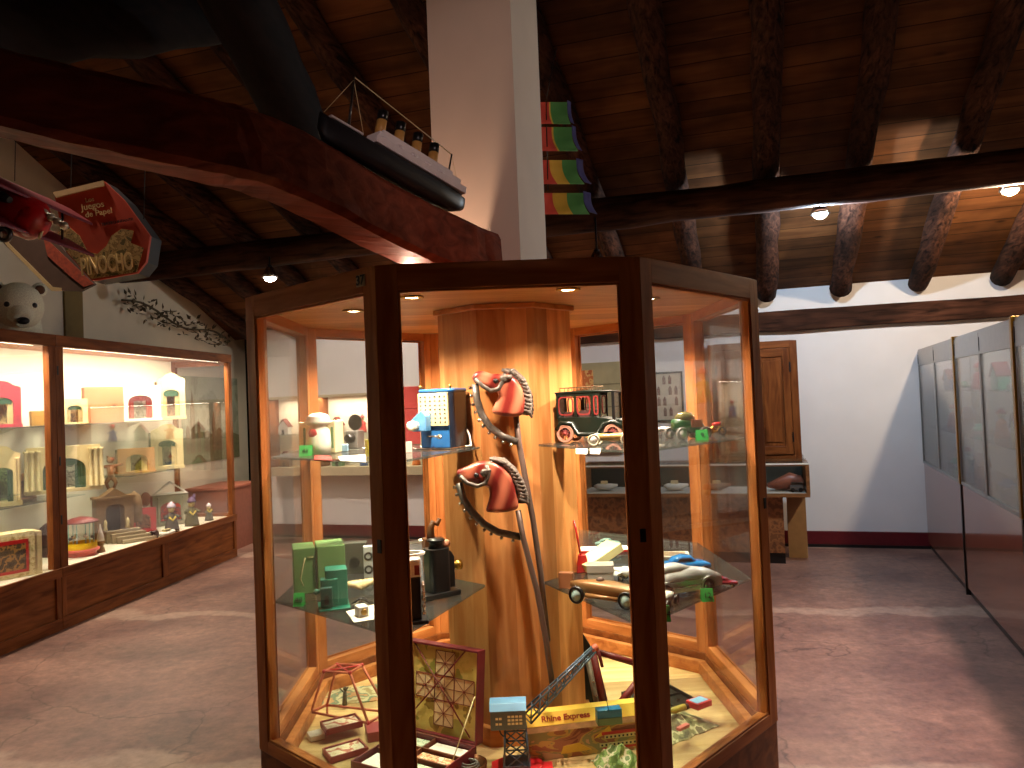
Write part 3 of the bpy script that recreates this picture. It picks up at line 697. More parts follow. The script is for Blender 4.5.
o = MB(); o.box(-.006, .0, -.02, .02, 0, .006).tube([(0, -.018, .005), (.004, -.006, .024)], .0015, 5).tube([(0, .018, .005), (.004, .006, .024)], .0015, 5); o.build('undercarriage', M_black, t)

# ================================================================ lower shelf, aisle side
zl = Z1+e
P = at_z(320, 594, zl); t = root('large_projector', P, math.radians(18), 'large pale green boxy projector in two joined halves', 'projector')
M_pg = mat('pale green hammertone', (96, 132, 76), .4, var=.1, scale=120); M_pg2 = mat('pale green hammertone lid', (108, 144, 86), .4, var=.08, scale=120)
h = Hpx(320, 547, P)
o = MB(); o.box(-.095, -.012, .02, .16, 0, h*.98); o.build('lamp_housing', M_pg, t, bevel=.004)
o = MB(); o.box(-.006, .10, 0, .16, 0, h); o.build('film_housing', M_pg2, t, bevel=.004)
o = MB(); o.lathe([(.026, -.02), (.028, -.004), (.022, 0)], 20, 'Y', (.07, 0, h*.4)); o.build('lens', M_black, t)
o = MB(); o.tube([(-.05, .018, h*.78), (-.06, .005, h*.6), (-.07, .004, h*.35), (-.06, .006, h*.2)], .0025, 6).tube([(-.04, .018, h*.78), (-.02, .018, h*.78)], .003, 6); o.build('cord', M_cream, t)
P = at_z(333, 609, zl); t = root('small_projector', P, math.radians(16), 'small teal green tin projector with square black lens opening', 'projector')
M_teal = mat('teal enamel', (36, 122, 100), .3)
h = Hpx(333, 571, P)
o = MB(); o.box(-.05, .06, -.03, .1, 0, .006); o.build('base', M_teal, t, bevel=.001)
o = MB(); o.box(-.022, .055, .015, .095, .006, h); o.build('lamp_house', M_teal, t, bevel=.004)
o = MB(); o.box(-.04, .022, .005, .05, .01, h*.78); o.build('film_gate', M_teal, t, bevel=.004)
o = MB(); o.box(-.042, .0, -.018, .005, .012, h*.6); fp = o.build('front_box', mat('teal dark', (26, 84, 76), .3), t, bevel=.003)
o = MB(); o.prism([(-.029, .022), (-.013, .022), (-.013, .05), (-.021, .058), (-.029, .05)], -.0205, -.018, 'Y'); o.build('lens_opening', M_black, fp)
o = MB(); o.lathe([(.0, -.066), (.008, -.062), (.011, -.054), (.004, -.042)], 14, 'X', (0, -.005, h*.5)); o.build('side_knob', M_teal, t)
tagcard(293, 304, 594, 606.5, 2.84, zl, 'bright green number card beside the small teal projector', txt='40')
P = at_z(355, 574, zl)
t = root('box_camera', P, .1, 'dark grey box camera standing behind the pale green projector', 'box camera')
o = MB(); o.box(-.06, .05, 0, .06, 0, W_(30, 3.35)); o.build('camera_body', mat('dark olive grey', (70, 68, 58), .5), t, bevel=.004)
o = MB(); o.lathe([(.02, -.006), (.022, 0)], 18, 'Y', (0, 0, .05)); o.build('lens', M_black, t)
P = at_z(369, 578, zl)
t = root('reel_case', P, .2, 'silver reel case with two black rings near the case post', 'reel case')
o = MB(); o.box(-.02, .03, 0, .04, 0, W_(32, 3.1)); o.build('case_body', M_silver, t, bevel=.003)
for z in (.035, .09):
    o = MB(); a8 = [k*PI/9 for k in range(18)]; o.ring([(.018*math.cos(a), .018*math.sin(a)+z) for a in a8], [(.01*math.cos(a), .01*math.sin(a)+z) for a in a8], -.003, 0, 'Y'); o.build('reel_ring', M_black, t)
P = at_z(362, 592, zl)
t = root('seashell', P, .4, 'ribbed cream shell lying behind the white box camera', 'shell')
o = MB()
for k in range(9):
    a = -1.2+k*.3; o.tube([(0, 0, .012), (.03*math.sin(a), .012*math.cos(a), .03), (.055*math.sin(a), .02*math.cos(a), .035), (.066*math.sin(a), .024*math.cos(a), .02)], [.006, .011, .012, .005], 8)
o.build('shell_body', mat('shell cream', (228, 202, 150), .6, var=.2, scale=60), t)
sheet('paper_sheet', [at_z(x, y, Z1) for x, y in ((346, 612), (354, 623), (374, 620), (374, 605))], zl, 'white paper sheet lying under the small white box camera', 'paper', M_paper)
P = at_z(364, 617, zl+.002)
t = root('box_camera', P, math.radians(28), 'small white box camera lying on a paper sheet', 'camera')
o = MB(); o.box(-.018, .018, 0, .05, 0, .034); o.build('camera_body', M_paper, t, bevel=.003)
o = MB(); o.lathe([(.009, -.006), (.011, 0)], 14, 'Y', (.0, 0, .017)); o.build('lens', M_brass, t)
P = at_z(362, 604, zl)
t = root('wire_stand', P, .2, 'small tangled black wire stand between shell and box camera', 'wire stand')
o = MB()
for k in range(6):
    a = k*1.1; o.tube([(.04*math.cos(a), .02*math.sin(a), .003), (.01*math.cos(a+1), .01*math.sin(a+1), .022), (.04*math.cos(a+2.4), .02*math.sin(a+2.4), .004)], .0022, 6)
o.build('wire', M_black, t)

P = at_z(413, 623, zl); h = Hpx(413, 555, P)
t = root('tall_projector', P, math.radians(10), 'tall black projector with silver head behind the case post', 'projector')
o = MB(); o.box(-.06, .05, -.03, .05, 0, .012); o.build('base', M_black, t, bevel=.003)
o = MB(); o.box(-.045, .03, -.01, .04, .012, h*.68); o.build('column_body', M_black, t, bevel=.004)
o = MB(); o.box(-.05, .032, -.018, .045, h*.68, h*.95); o.build('head', M_silver, t, bevel=.005)
o = MB(); o.box(.01, .026, -.021, -.016, h*.72, h*.86); o.build('badge', M_dred, t)
o = MB(); a8 = [k*PI/12 for k in range(24)]
o.ring([(.058*math.cos(a)-.01, .04*math.sin(a)+.01) for a in a8], [(.046*math.cos(a)-.01, .03*math.sin(a)+.01) for a in a8], h*1.0, h*1.03, 'Z'); o.tube([(-.01, .05, h*.95), (-.01, .048, h*1.01)], .004, 6); o.build('reel_ring', M_paper, t)
for k in range(6):
    pass
o = MB(); o.tube([(.035, -.012, .03), (.04, -.014, h*.3), (.035, -.012, h*.62)], .0035, 8)
for k in range(5): o.ball((.037, -.014, h*(.15+.1*k)), .007, 8)
o.build('chain', M_chrome, t)
P = at_z(438, 596, zl); h = Hpx(438, 541, P)
t = root('magic_lantern', P, math.radians(35), 'black magic lantern with brass lens on a flat slab base', 'projector')
o = MB(); o.box(-.075, .075, -.045, .05, 0, .02); o.build('base', M_black, t, bevel=.004)
o = MB(); o.prism([(x, y) for x, y in rounded(.085, .075, .02)], .02, h*.88); o.build('lamp_house', M_black, t, bevel=.003)
o = MB(); o.prism([(.03, .03), (.06, .03), (.06, h*.7), (.045, h*.82), (.03, h*.82)], -.03, .03, 'Y'); o.build('front_case', M_black, t, bevel=.004)
o = MB(); o.lathe([(.012, .06), (.012, .08), (.017, .082), (.02, .1), (.016, .102)], 18, 'X', (0, 0, h*.5)); o.build('lens_barrel', M_brass, t)
o = MB(); o.lathe([(.03, h*.88), (.026, h*.93), (.026, h*1.0), (.034, h*1.01), (.03, h*1.04), (0, h*1.05)], 18, 'Z', (0, 0, 0)); o.build('chimney', M_black, t)
o = MB(); o.ball((.04, 0, h*.93), .02, 12, (1, .8, .8)); o.build('lamp_cap', mat('salmon enamel', (214, 150, 120), .35), t)
P = at_z(432, 573, zl); h = Hpx(432, 517, P)
t = root('toy_projector', P, math.radians(20), 'brown tin lantern with curled chimney behind the black magic lantern', 'projector')
o = MB(); o.box(-.03, .03, -.02, .04, 0, h*.62); o.build('lamp_house', mat('brown tin', (112, 70, 40), .4), t, bevel=.003)
o = MB(); o.tube([(0, 0, h*.62), (.002, 0, h*.8), (.012, 0, h*.9), (.03, 0, h*.86), (.042, 0, h*.96)], [.018, .014, .014, .011, .009], 10); o.build('chimney', mat('brown tin', (112, 70, 40)), t)

# ================================================================ lower shelf, right
P = at_z(608, 604, zl)
t = root('toy_racing_car', P, math.radians(-34), 'long tan boat-tailed racing car with pale blue wheel discs', 'toy car'); t.scale = (.86, .86, .9)
M_tan = mat('gilt tan enamel', (128, 92, 52), .35, .3); M_pb = mat('pale blue disc', (168, 200, 196), .4)
o = MB(); o.loft([(-.17, .062, .004, .01), (-.13, .06, .02, .02), (-.06, .058, .036, .03), (.02, .056, .04, .032), (.1, .052, .038, .028), (.165, .048, .03, .022), (.175, .047, .024, .016)], 20, 2.6); o.build('body', M_tan, t)
o = MB(); o.tube([(-.075, -.045, .036), (.07, -.048, .034)], .0085, 10).tube([(-.075, .045, .036), (.07, .048, .034)], .0085, 10); o.build('exhaust', M_tan, t)
o = MB(); o.ball((-.03, 0, .088), .018, 12, (1, .9, .7)); o.build('driver_head', mat('brown cap', (70, 44, 28), .6), t)
for x in (-.115, .105):
    for s in (-1, 1): wheel(t, x, s*.05, .034, .016, M_black, M_pb)
P = at_z(566, 589, zl)
box_thing('small_box', P, -.3, W_(14, 3.02), .03, W_(15, 3.02), 'small plain brown wooden block at the end of the shelf', 'wooden block', mat('brown card', (146, 92, 56), .6), lid=False)
P = at_z(601, 586, zl)
box_thing('tin_box', P, -.1, W_(24, 3.1), .07, W_(19, 3.1), 'pale grey tin box behind the tan racing car', 'tin box', mat('pale grey tin', (176, 168, 160), .4, .3))
P = at_z(616, 580, zl)
t = root('toy_aeroplane', P, math.radians(-30), 'silver toy aeroplane beside the pale grey tin box', 'toy aeroplane')
o = MB(); o.loft([(-.09, .035, .003, .004), (-.05, .034, .012, .012), (.03, .034, .018, .018), (.07, .034, .014, .014), (.08, .034, .004, .004)], 14, 2); o.build('fuselage', M_silver, t)
o = MB(); o.box(.0, .035, -.08, .08, .034, .038).box(-.088, -.068, -.028, .028, .036, .039); o.build('wings', M_silver, t, bevel=.001)
o = MB(); o.prism([(-.09, .036), (-.066, .036), (-.08, .062), (-.094, .062)], -.0015, .0015, 'Y'); o.build('tail_fin', M_silver, t)
for s in (-1, 1): wheel(t, .03, s*.025, .012, .006, M_black, M_silver)
P = at_z(608, 572, zl)
t = root('box_lid', P, math.radians(25), 'open cream box lid leaning behind the pale grey tin box', 'box lid')
M_lc = mat('pale lemon card', (226, 216, 160), .7)
o = MB(); o.M = Matrix.Rotation(math.radians(-24), 4, 'Y'); o.box(-.09, .09, 0, .11, .0, .035); o.tf(); t2 = o.build('lid_body', M_lc, t, loc=(0, 0, .04), bevel=.002)
P = at_z(603, 553, zl)
t = root('box_tray', P, -.05, 'shallow red tray with a small toy car on it at the back of the shelf', 'tray')
o = MB(); o.box(-.1, .12, 0, .1, 0, .01); o.build('tray_base', M_red, t, bevel=.001)
o = MB(); o.box(-.098, .118, .004, .096, .01, .013); o.build('tray_liner', M_paper, t)
P2 = P+Vector((.03, .05, .015))
streamliner(P2, .05, .12, 'small grey green toy car on the red tray', 'toy car', mat('grey green enamel', (96, 130, 124), .3), Hh=.28)
# red crane arm standing at the back
P = at_z(582, 573, zl); h = Hpx(579, 521, P)
t = root('toy_ladder', P, 0, 'slim red toy ladder rising from a wedge base beside the column', 'toy ladder')
o = MB(); o.prism([(-.02, 0), (.035, 0), (.02, h*.34), (-.012, h*.34)], 0, .03, 'Y'); o.build('wedge_base', M_red, t, bevel=.002)
o = MB()
for y in (.006, .022): o.tube([(.0, y, h*.3), (-.022, y, h)], .004, 8)
for k in range(8): q = .35+.08*k; xx = -.022*(q-.3)/.7; o.tube([(xx, .006, h*q), (xx, .022, h*q)], .0025, 6)
o.build('ladder_rails', M_red, t)
# silver streamliner
P = at_z(681, 595, zl)
t = root('toy_car', P, math.radians(24), 'big silver streamlined toy car with covered wheels, biggest on its shelf', 'toy car'); t.scale = (.86, .86, .95)
o = MB(); o.loft([(-.19, .052, .02, .02), (-.17, .054, .045, .036), (-.08, .058, .056, .044), (.04, .058, .058, .046), (.13, .05, .052, .038), (.185, .04, .038, .024), (.2, .034, .018, .01)], 22, 2.6); o.build('body', M_silver, t)
o = MB(); o.loft([(-.17, .09, .01, .006), (-.1, .1, .034, .022), (-.02, .1, .036, .024), (.05, .092, .02, .01)], 16, 2.4); o.build('cabin', M_silver, t)
for x in (-.11, .10):
    for s in (-1, 1):
        wheel(t, x, s*.05, .03, .018, M_black, M_chrome)
        o = MB(); a8 = [k*PI/9 for k in range(10)]; 
        o.ring([(x+.040*math.cos(a), .03+.040*math.sin(a)) for a in a8], [(x+.032*math.cos(a), .03+.032*math.sin(a)) for a in a8], s*.048, s*.062, 'Y'); o.build('wheel_arch', M_silver, t)
o = MB(); o.tube([(-.16, -.057, .045), (.0, -.0605, .044), (.08, -.058, .044)], .0025, 6).tube([(-.16, -.055, .066), (.0, -.059, .066), (.06, -.057, .064)], .002, 6); o.build('side_trim', M_chrome, t)
tagcard(702, 714, 589.5, 602, 2.77, zl, 'green number card leaning on the silver streamlined car', txt='12')
tagcard(663, 671, 607, 622, 2.66, zl, 'green number card beside the case post on the lower shelf', txt='14')
P = at_z(664, 607, zl)
o = MB(); 
t = root('toy_car', P, math.radians(60), 'white toy racing car half hidden by the case post', 'toy car')
o.loft([(-.07, .03, .008, .01), (-.03, .032, .024, .02), (.03, .03, .022, .018), (.07, .028, .014, .01)], 16, 2.4); o.build('body', M_paper, t)
for x in (-.045, .045):
    for s in (-1, 1): wheel(t, x, s*.03, .018, .01, M_black, M_chrome)
P = at_z(686, 573, zl)
t = streamliner(P, math.radians(8), .2, 'glossy bright blue toy car behind the silver streamliner', 'toy car', mat('bright blue enamel', (20, 108, 176), .2), Hh=.3)
P = at_z(709, 582, zl)
t = streamliner(P, math.radians(-35), .1, 'small beige toy car between the blue and silver cars', 'toy car', mat('beige enamel', (190, 170, 136), .3), Hh=.36)
P = at_z(724, 586, zl)
t = streamliner(P, math.radians(-20), .1, 'small crimson toy car at the nose of the silver streamliner', 'toy car', mat('crimson enamel', (150, 30, 46), .3), Hh=.26)
P = at_z(668, 580, zl)
t = streamliner(P, math.radians(10), .09, 'small pinkish red toy car in front of the blue one', 'toy car', mat('pink red enamel', (196, 70, 80), .35), Hh=.24)
P = at_z(674, 558, zl)
t = root('picture_card', P, math.radians(-8), 'white framed picture card lying behind the bright blue car', 'picture card')
o = MB(); o.box(-.06, .07, 0, .12, 0, .006); o.build('frame_border', M_paper, t)
o = MB(); o.box(-.045, .055, .015, .105, .006, .0075); o.build('picture', mat('faded print', (150, 130, 100), .7, var=.4, scale=40), t)

# ================================================================ hobby horse heads on the column
def hobby(D, lab, nose, poll, neckb, cheek, mane, rein, stick, ysh, outline, bridle):
    O = at(nose[0], nose[1], D); t = root('hobby_horse', O, 0, lab, 'hobby horse', 'painted hobby horse heads on the column')
    def q(p): v = at(p[0], p[1], D)-O; return Vector((v.x, 0, v.z))
    k = D/F
    skin = MATS.get('painted horse') or mat('painted horse', (214, 120, 84), .35, var=.0)
    if 'ph' not in MATS:
        MATS['ph'] = skin; nt = skin.node_tree; b = nt.nodes['Principled BSDF']; N = nt.nodes.new; L = nt.links.new
        tc = N('ShaderNodeTexCoord'); w = N('ShaderNodeTexWave'); w.bands_direction = 'X'; w.inputs['Scale'].default_value = 4.5; w.inputs['Distortion'].default_value = 3.5; w.inputs['Detail'].default_value = 1.5; w.inputs['Detail Scale'].default_value = 1.2
        mp = N('ShaderNodeMapping'); mp.inputs['Rotation'].default_value = (0, math.radians(-18), 0); L(tc.outputs['Object'], mp.inputs[0])
        r = N('ShaderNodeValToRGB'); e_ = r.color_ramp.elements; e_[0].position = .1; e_[1].position = .95
        e_[0].color = (*lin((116, 34, 28)), 1); e_[1].color = (*lin((184, 104, 78)), 1)
        L(mp.outputs[0], w.inputs[0]); L(w.outputs['Fac'], r.inputs[0]); L(r.outputs[0], b.inputs['Base Color'])
    n0, c0, p0, nb = q(nose), q(cheek), q(poll), q(neckb)
    ol = [q(p) for p in outline]
    o = MB(); o.prism([(p.x, p.z) for p in ol], -10*k, 10*k, 'Y'); hd = o.build('head', skin, t, bevel=4.5*k); hd.modifiers[0].segments = 4; hd.modifiers[0].angle_limit = math.radians(60)
    for pl in hd.data.polygons: pl.use_smooth = True
    o = MB(); o.ball(c0+Vector((-1*k, 0, 0)), 9*k, 16, (1, 1.25, .9)); o.build('cheek', skin, t)
    M_mane = mat('grey mane', (96, 84, 76), .6, .2, var=.5, scale=150, bump=.6)
    o = MB(); mp_ = [q(p) for p in mane]
    o.tube(mp_, [4*k]+[6*k]*(len(mp_)-2)+[4*k], 12, 1.1)
    for i in range(len(mp_)-1):
        for s in (0, .33, .66):
            a = mp_[i].lerp(mp_[i+1], s); o.tube([a+Vector((-2*k, -5*k, 2*k)), a+Vector((4*k, -6*k, 0)), a+Vector((7*k, -2*k, -6*k))], [2*k, 2.6*k, 1.2*k], 6)
    o.build('mane', M_mane, t)
    M_br = mat('pewter bridle', (92, 84, 78), .45, .5, var=.3, scale=90)
    o = MB()
    for sy in (-1, 1):
        Y = Vector((0, sy*11*k, 0)); o.tube([q(p)+Y for p in bridle], 2.2*k, 8)
        o.tube([c0+Vector((3*k, sy*12*k, 6*k)), p0+Y], 2.2*k, 8); o.ball(c0+Vector((4*k, sy*11.5*k, 5*k)), 4*k, 10, (1, .6, 1))
    a0, a1 = q(bridle[1]), q(bridle[0]); o.tube([a1+Vector((0, -11*k, 0)), a1+Vector((-1.5*k, 0, 1*k)), a1+Vector((0, 11*k, 0))], 2*k, 6)
    o.build('bridle', M_br, t)
    for s in (-1, 1):
        o = MB(); o.tube([p0+Vector((-3*k, s*5*k, 4*k)), p0+Vector((-1*k, s*7*k, 6*k)), p0+Vector((2*k, s*7*k, 8*k))], [3*k, 2.2*k, .8*k], 8); o.build('ear', M_br, t)
        o = MB(); o.ball(c0+Vector((-4*k, s*11*k, 3*k)), 2.6*k, 10); o.build('eye', M_black, t)
    rp = [q(p) for p in rein]
    o = MB(); o.tube(rp, 3.6*k, 8, .6)
    # studs along the rein
    st = MB(); L_ = [(rp[i], rp[i+1]) for i in range(len(rp)-1)]
    for a, b_ in L_:
        for s in (.2, .7):
            c = a.lerp(b_, s); dd = (b_-a).normalized(); nn = Vector((dd.z, 0, -dd.x)); nn = nn if nn.z < 0 else -nn
            st.ball(c+nn*5.2*k, 1.9*k, 8)
    rn = o.build('rein', M_br, t); st.build('studs', M_chrome, rn)
    o = MB(); o.tube([q(p)+Vector((0, ysh, 0)) for p in stick], 2.9*k, 8); o.build('stick', mat('grey brown stick', (104, 84, 76), .5, .2), t)
    return t
hobby(2.91, 'striped red hobby horse head, the upper of two on the column', (477, 380), (512, 377), (511, 409), (500, 384),
      [(504, 372), (512, 374), (520, 381), (525, 392), (526, 405), (524, 415)], [(475, 384), (477, 400), (482, 415), (490, 427), (502, 436), (517, 442)],
      [(516, 416), (519, 443), (533, 520), (541, 575), (548, 642)], .012,
      [(472, 378), (474, 372), (482, 371), (492, 374), (500, 374), (508, 374), (516, 379), (522, 388), (525, 400), (524, 415), (514, 417), (503, 416), (491, 413), (495, 404), (499, 396), (497, 391), (488, 388), (480, 385), (475, 383)],
      [(476, 379), (483, 386), (491, 391), (499, 389), (503, 381), (505, 374)])
hobby(2.86, 'striped red hobby horse head, the lower of two on the column', (460, 476), (491, 469), (505, 500), (481, 477),
      [(492, 460), (502, 463), (511, 471), (518, 482), (522, 494), (522, 503)], [(459, 483), (463, 498), (472, 512), (484, 524), (498, 532), (521, 537)],
      [(518, 510), (523, 537), (537, 590), (546, 640), (552, 682)], -.012,
      [(456, 474), (458, 470), (468, 466), (478, 462), (486, 461), (494, 462), (503, 467), (511, 476), (515, 488), (518, 500), (519, 508), (508, 511), (497, 512), (485, 511), (488, 503), (490, 494), (489, 487), (482, 484), (474, 481), (464, 481)],
      [(461, 475), (468, 482), (478, 485), (486, 482), (489, 473), (487, 464)])

# ================================================================ things on the deck
zd = ZD+e
def dk(px, py): p = at_z(px, py, ZD); p.z = zd; return p
# crane
P = dk(517, 768); D = P.y
t = root('toy_crane', P, 0, 'blue grey tin toy crane on a red base with a long lattice jib', 'toy crane')
M_cb = mat('slate blue tin', (70, 84, 104), .4, .2); M_cr = mat('light blue tin roof', (110, 160, 196), .4); M_cred = mat('red tin base', (206, 34, 44), .35)
k = D/F
def cq(px, py, y=0): v = at(px, py, D)-P; return Vector((v.x, y, v.z))
o = MB(); o.prism([(.1*math.cos(a)*1.0, .075*math.sin(a)+.0) for a in [i*PI/4+PI/8 for i in range(8)]], 0, .014); o.box(-.03, .13, -.05, .02, 0, .01); o.build('base', M_cred, t, bevel=.003)
zc_b = .014; zc_t = cq(517, 727).z; M_ct = M_cb
o = MB()
cor = [(-.045, -.04), (.045, -.04), (.045, .04), (-.045, .04)]; cot = [(-.038, -.034), (.038, -.034), (.038, .034), (-.038, .034)]
xo = cq(516, 740).x
B_ = [Vector((x+.0, y, zc_b)) for x, y in cor]; T_ = [Vector((x+xo, y, zc_t)) for x, y in cot]
for i in range(4):
    o.tube([B_[i], T_[i]], .0045, 6)
    j = (i+1) % 4
    for s0, s1 in ((0, .5), (.5, 1)):
        o.tube([B_[i].lerp(T_[i], s0), B_[j].lerp(T_[j], s1)], .0028, 5); o.tube([B_[j].lerp(T_[j], s0), B_[i].lerp(T_[i], s1)], .0028, 5)
        o.tube([B_[i].lerp(T_[i], s1), B_[j].lerp(T_[j], s1)], .0032, 5)
o.box(-.05, .05, -.045, .045, zc_b, zc_b+.012)
o.build('tower', M_ct, t)
c1, c2 = cq(491, 725), cq(525, 703); hx0, hx1 = cq(491, 720).x, cq(526, 720).x; zb_, zt_ = cq(510, 725).z, cq(510, 706).z
o = MB(); o.box(hx0, hx1, -.045, .045, zb_, zt_); cab = o.build('cab', M_cb, t, bevel=.002)
o = MB(); o.prism([(-.05, zt_), (-.03, zt_+.022), (.03, zt_+.022), (.05, zt_)], hx0-.003, hx1+.003, 'X'); o.build('cab_roof', M_cr, t, bevel=.002)
o = MB(); cw = (hx1-hx0)
for (a, b_) in ((.14, .34), (.48, .92)):
    nx = 2 if b_ < .4 else 4; nz = 2 if b_ < .4 else 3
    for i in range(nx):
        for j in range(nz):
            x = hx0+cw*(a+(b_-a)*i/nx); z = zb_+(zt_-zb_)*(.28+.55*j/nz); o.box(x, x+cw*(b_-a)/nx*.75, -.0465, -.044, z, z+(zt_-zb_)*.11)
o.build('window_grid', M_paper, cab)
# jib
o = MB(); J0 = cq(527, 717); J1 = cq(594, 649); dv = (J1-J0); nrm = Vector((-dv.z, 0, dv.x)).normalized()
for y in (-.022, .022):
    for s in (-1, 1):
        w0, w1 = 5.5*k, 2.2*k
        a = J0+nrm*s*w0+Vector((0, y, 0)); b_ = J1+nrm*s*w1+Vector((0, y*.5, 0)); o.tube([a, b_], .0038, 6)
for i in range(9):
    s = i/8; w0 = (5.5*(1-s)+2.2*s)*k; c = J0+dv*s; yy = .022*(1-s*.5)
    for sg in (-1, 1): o.tube([c+nrm*sg*w0+Vector((0, -yy, 0)), c+nrm*sg*w0+Vector((0, yy, 0))], .0032, 5)
    for y in (-yy, yy):
        o.tube([c-nrm*w0+Vector((0, y, 0)), c+nrm*w0+Vector((0, y, 0))], .0026, 5)
        if i < 8:
            s2 = (i+1)/8; c2_ = J0+dv*s2; w2_ = (5.5*(1-s2)+2.2*s2)*k; o.tube([c-nrm*w0+Vector((0, y, 0)), c2_+nrm*w2_+Vector((0, y, 0))], .0022, 5)
jb = o.build('jib', mat('jib grey blue', (92, 108, 124), .35, .4), t)
o = MB(); o.lathe([(.0, -.014), (.012, -.012), (.012, .012), (0, .014)], 14, 'Y', (J1.x+.004, 0, J1.z+.004)); o.build('jib_pulley', mat('salmon pulley', (226, 120, 96), .4), jb)
o = MB(); o.tube([J1+Vector((.006, 0, 0)), cq(609, 712)], .0012, 5).tube([cq(497, 724), cq(501, 734), cq(508, 741)], .003, 6); o.build('hoist_line', M_black, t)
for y in (-.03, .03):
    pass
P2 = at(609, 723, D+.02)
t = root('crane_load', P2, math.radians(8), 'blue and green tin block hanging from the crane jib', 'toy crane load')
w = W_(25, D); o = MB(); o.box(-w/2, w/2, -.02, .02, 0, W_(7, D)); o.build('block_body', mat('green tin', (84, 120, 90), .4), t, bevel=.002)
o = MB(); o.box(-w/2, w/2, -.02, .02, W_(7, D), W_(15, D)); o.build('block_cover', mat('azure tin', (40, 120, 168), .35), t, bevel=.002)
# express box
P = dk(583, 762); P = Vector((P.x+.02, P.y+.05, zd)); D = P.y
L_ = .46; h = Hpx(585, 710, P)
t = root('train_set_box', P, math.radians(10), 'printed train set box with yellow lid band and village scene', 'toy box')
def m_scene():
    m = mat('printed valley scene', (150, 110, 80), .55); nt = m.node_tree; b = nt.nodes['Principled BSDF']; N = nt.nodes.new; L = nt.links.new
    tc = N('ShaderNodeTexCoord'); mp = N('ShaderNodeMapping'); mp.inputs['Scale'].default_value = (5, 5, 13); L(tc.outputs['Object'], mp.inputs[0])
    n = N('ShaderNodeTexNoise'); n.inputs['Scale'].default_value = 1.2; n.inputs['Detail'].default_value = 3; n.inputs['Distortion'].default_value = 1.2; L(mp.outputs[0], n.inputs[0])
    r = N('ShaderNodeValToRGB'); r.color_ramp.interpolation = 'CONSTANT'; cs = [(0, (116, 60, 50)), (.36, (150, 96, 76)), (.44, (180, 150, 90)), (.50, (134, 132, 96)), (.57, (182, 146, 122)), (.66, (120, 70, 60))]
    el = r.color_ramp.elements; el[0].color = (*lin(cs[0][1]), 1); el[1].position = cs[1][0]; el[1].color = (*lin(cs[1][1]), 1)
    for p_, c_ in cs[2:]: q_ = el.new(p_); q_.color = (*lin(c_), 1)
    L(n.outputs['Fac'], r.inputs[0]); L(r.outputs[0], b.inputs['Base Color']); return m
o = MB(); o.box(-L_/2, L_/2, 0, .06, 0, h*.66); o.build('box_body', m_scene(), t, bevel=.002)
M_yl = mat('yellow lid', (232, 190, 76), .5); M_sn = mat('snowy mountains print', (206, 180, 160), .6, var=.25, scale=30)
o = MB(); o.prism([(-.004, h*.62), (-.005, h*.74), (.018, h), (.06, h), (.062, h*.62), (0, h*.62)], -L_/2-.002, L_/2+.002, 'X'); ld = o.build('lid', M_sn, t, bevel=.001)
ang = math.atan2(h*.26, .023)
o = MB(); o.prism([(-.0055, h*.765), (.0165, h*1.004), (.06, h*1.004), (.06, h*1.0), (.0185, h*.998), (-.002, h*.765)], -L_/2-.003, L_/2+.003, 'X'); o.build('yellow_band', M_yl, ld)
text('lid_lettering', 'Rhine Express', h*.17, mat('brick red print', (150, 50, 30)), ld, (-.075, .0045, h*.885), (ang, 0, 0), sx=1.15, bold=True)
o = MB()
for (x0, x1, z0, z1) in ((.06, .225, .40, .47), (.06, .22, .08, .12)): o.box(x0, x1, -.0025, -.0005, h*z0, h*z1)
o.build('red_train_print', M_red, t)
o = MB(); o.box(.07, .225, -.0022, -.0004, h*.31, h*.40).box(.05, .2, -.0022, -.0004, h*.14, h*.22); pr = o.build('carriage_print', M_cream, t)
o = MB()
for z in (.33, .16):
    for i in range(9): o.box(.076+i*.016-(.02 if z < .2 else 0), .083+i*.016-(.02 if z < .2 else 0), -.0032, -.0018, h*z, h*(z+.04))
o.build('carriage_windows', M_black, pr)
o = MB(); o.prism([(-.10, h*.1), (.02, h*.12), (-.03, h*.3), (-.09, h*.26)], -.0022, -.0004, 'Y').prism([(.03, h*.35), (.09, h*.6), (.1, h*.45), (.055, h*.38)], -.0022, -.0004, 'Y'); o.build('field_print', mat('field yellow', (206, 170, 60), .6), t)
# stand with dark red legs behind the box
P = dk(600, 700); P = Vector((at(600, 700, 3.22).x, 3.22, zd))
def sq(px, py, y=0): v = at(px, py, 3.22)-P; return Vector((v.x, y, v.z))
t = root('toy_frame', P, 0, 'dark red and black wooden toy frame leaning beside the column', 'toy frame')
o = MB(); o.prism([(sq(583, 634).x, sq(583, 634).z), (sq(595, 640).x, sq(592, 655).z), (sq(603, 706).x, 0), (sq(583, 706).x, 0)], 0, .03, 'Y'); o.build('black_board', M_black, t, bevel=.002)
o = MB(); a, b_ = sq(592, 652, -.02), sq(607, 706, -.02); b_.z = .0; o.tube([a, b_], .017, 8).tube([b_, sq(640, 676, -.02)], .016, 8).tube([sq(596, 655, .05), sq(640, 668, .05)], .014, 8).tube([sq(598, 650, -.01), sq(602, 666, -.01)], .008, 6); o.build('red_frame', M_dred, t)
P = Vector((at(592, 700, 3.08).x, 3.08, zd)); 
t = root('toy_rod', P, 0, 'grey worn wooden rod leaning against the dark red frame', 'rod')
a = at(588, 660, 3.12)-P; b_ = at(601, 706, 3.06)-P; b_.z = .012
o = MB(); o.tube([a, a.lerp(b_, .5), b_], [.012, .011, .009], 8); o.build('rod_body', mat('grey worn paint', (120, 100, 84), .5, .2, var=.4), t)
o = MB()
for s in (.3, .5, .66, .72): o.ball(a.lerp(b_, s)+Vector((.004, -.012, 0)), .005, 8)
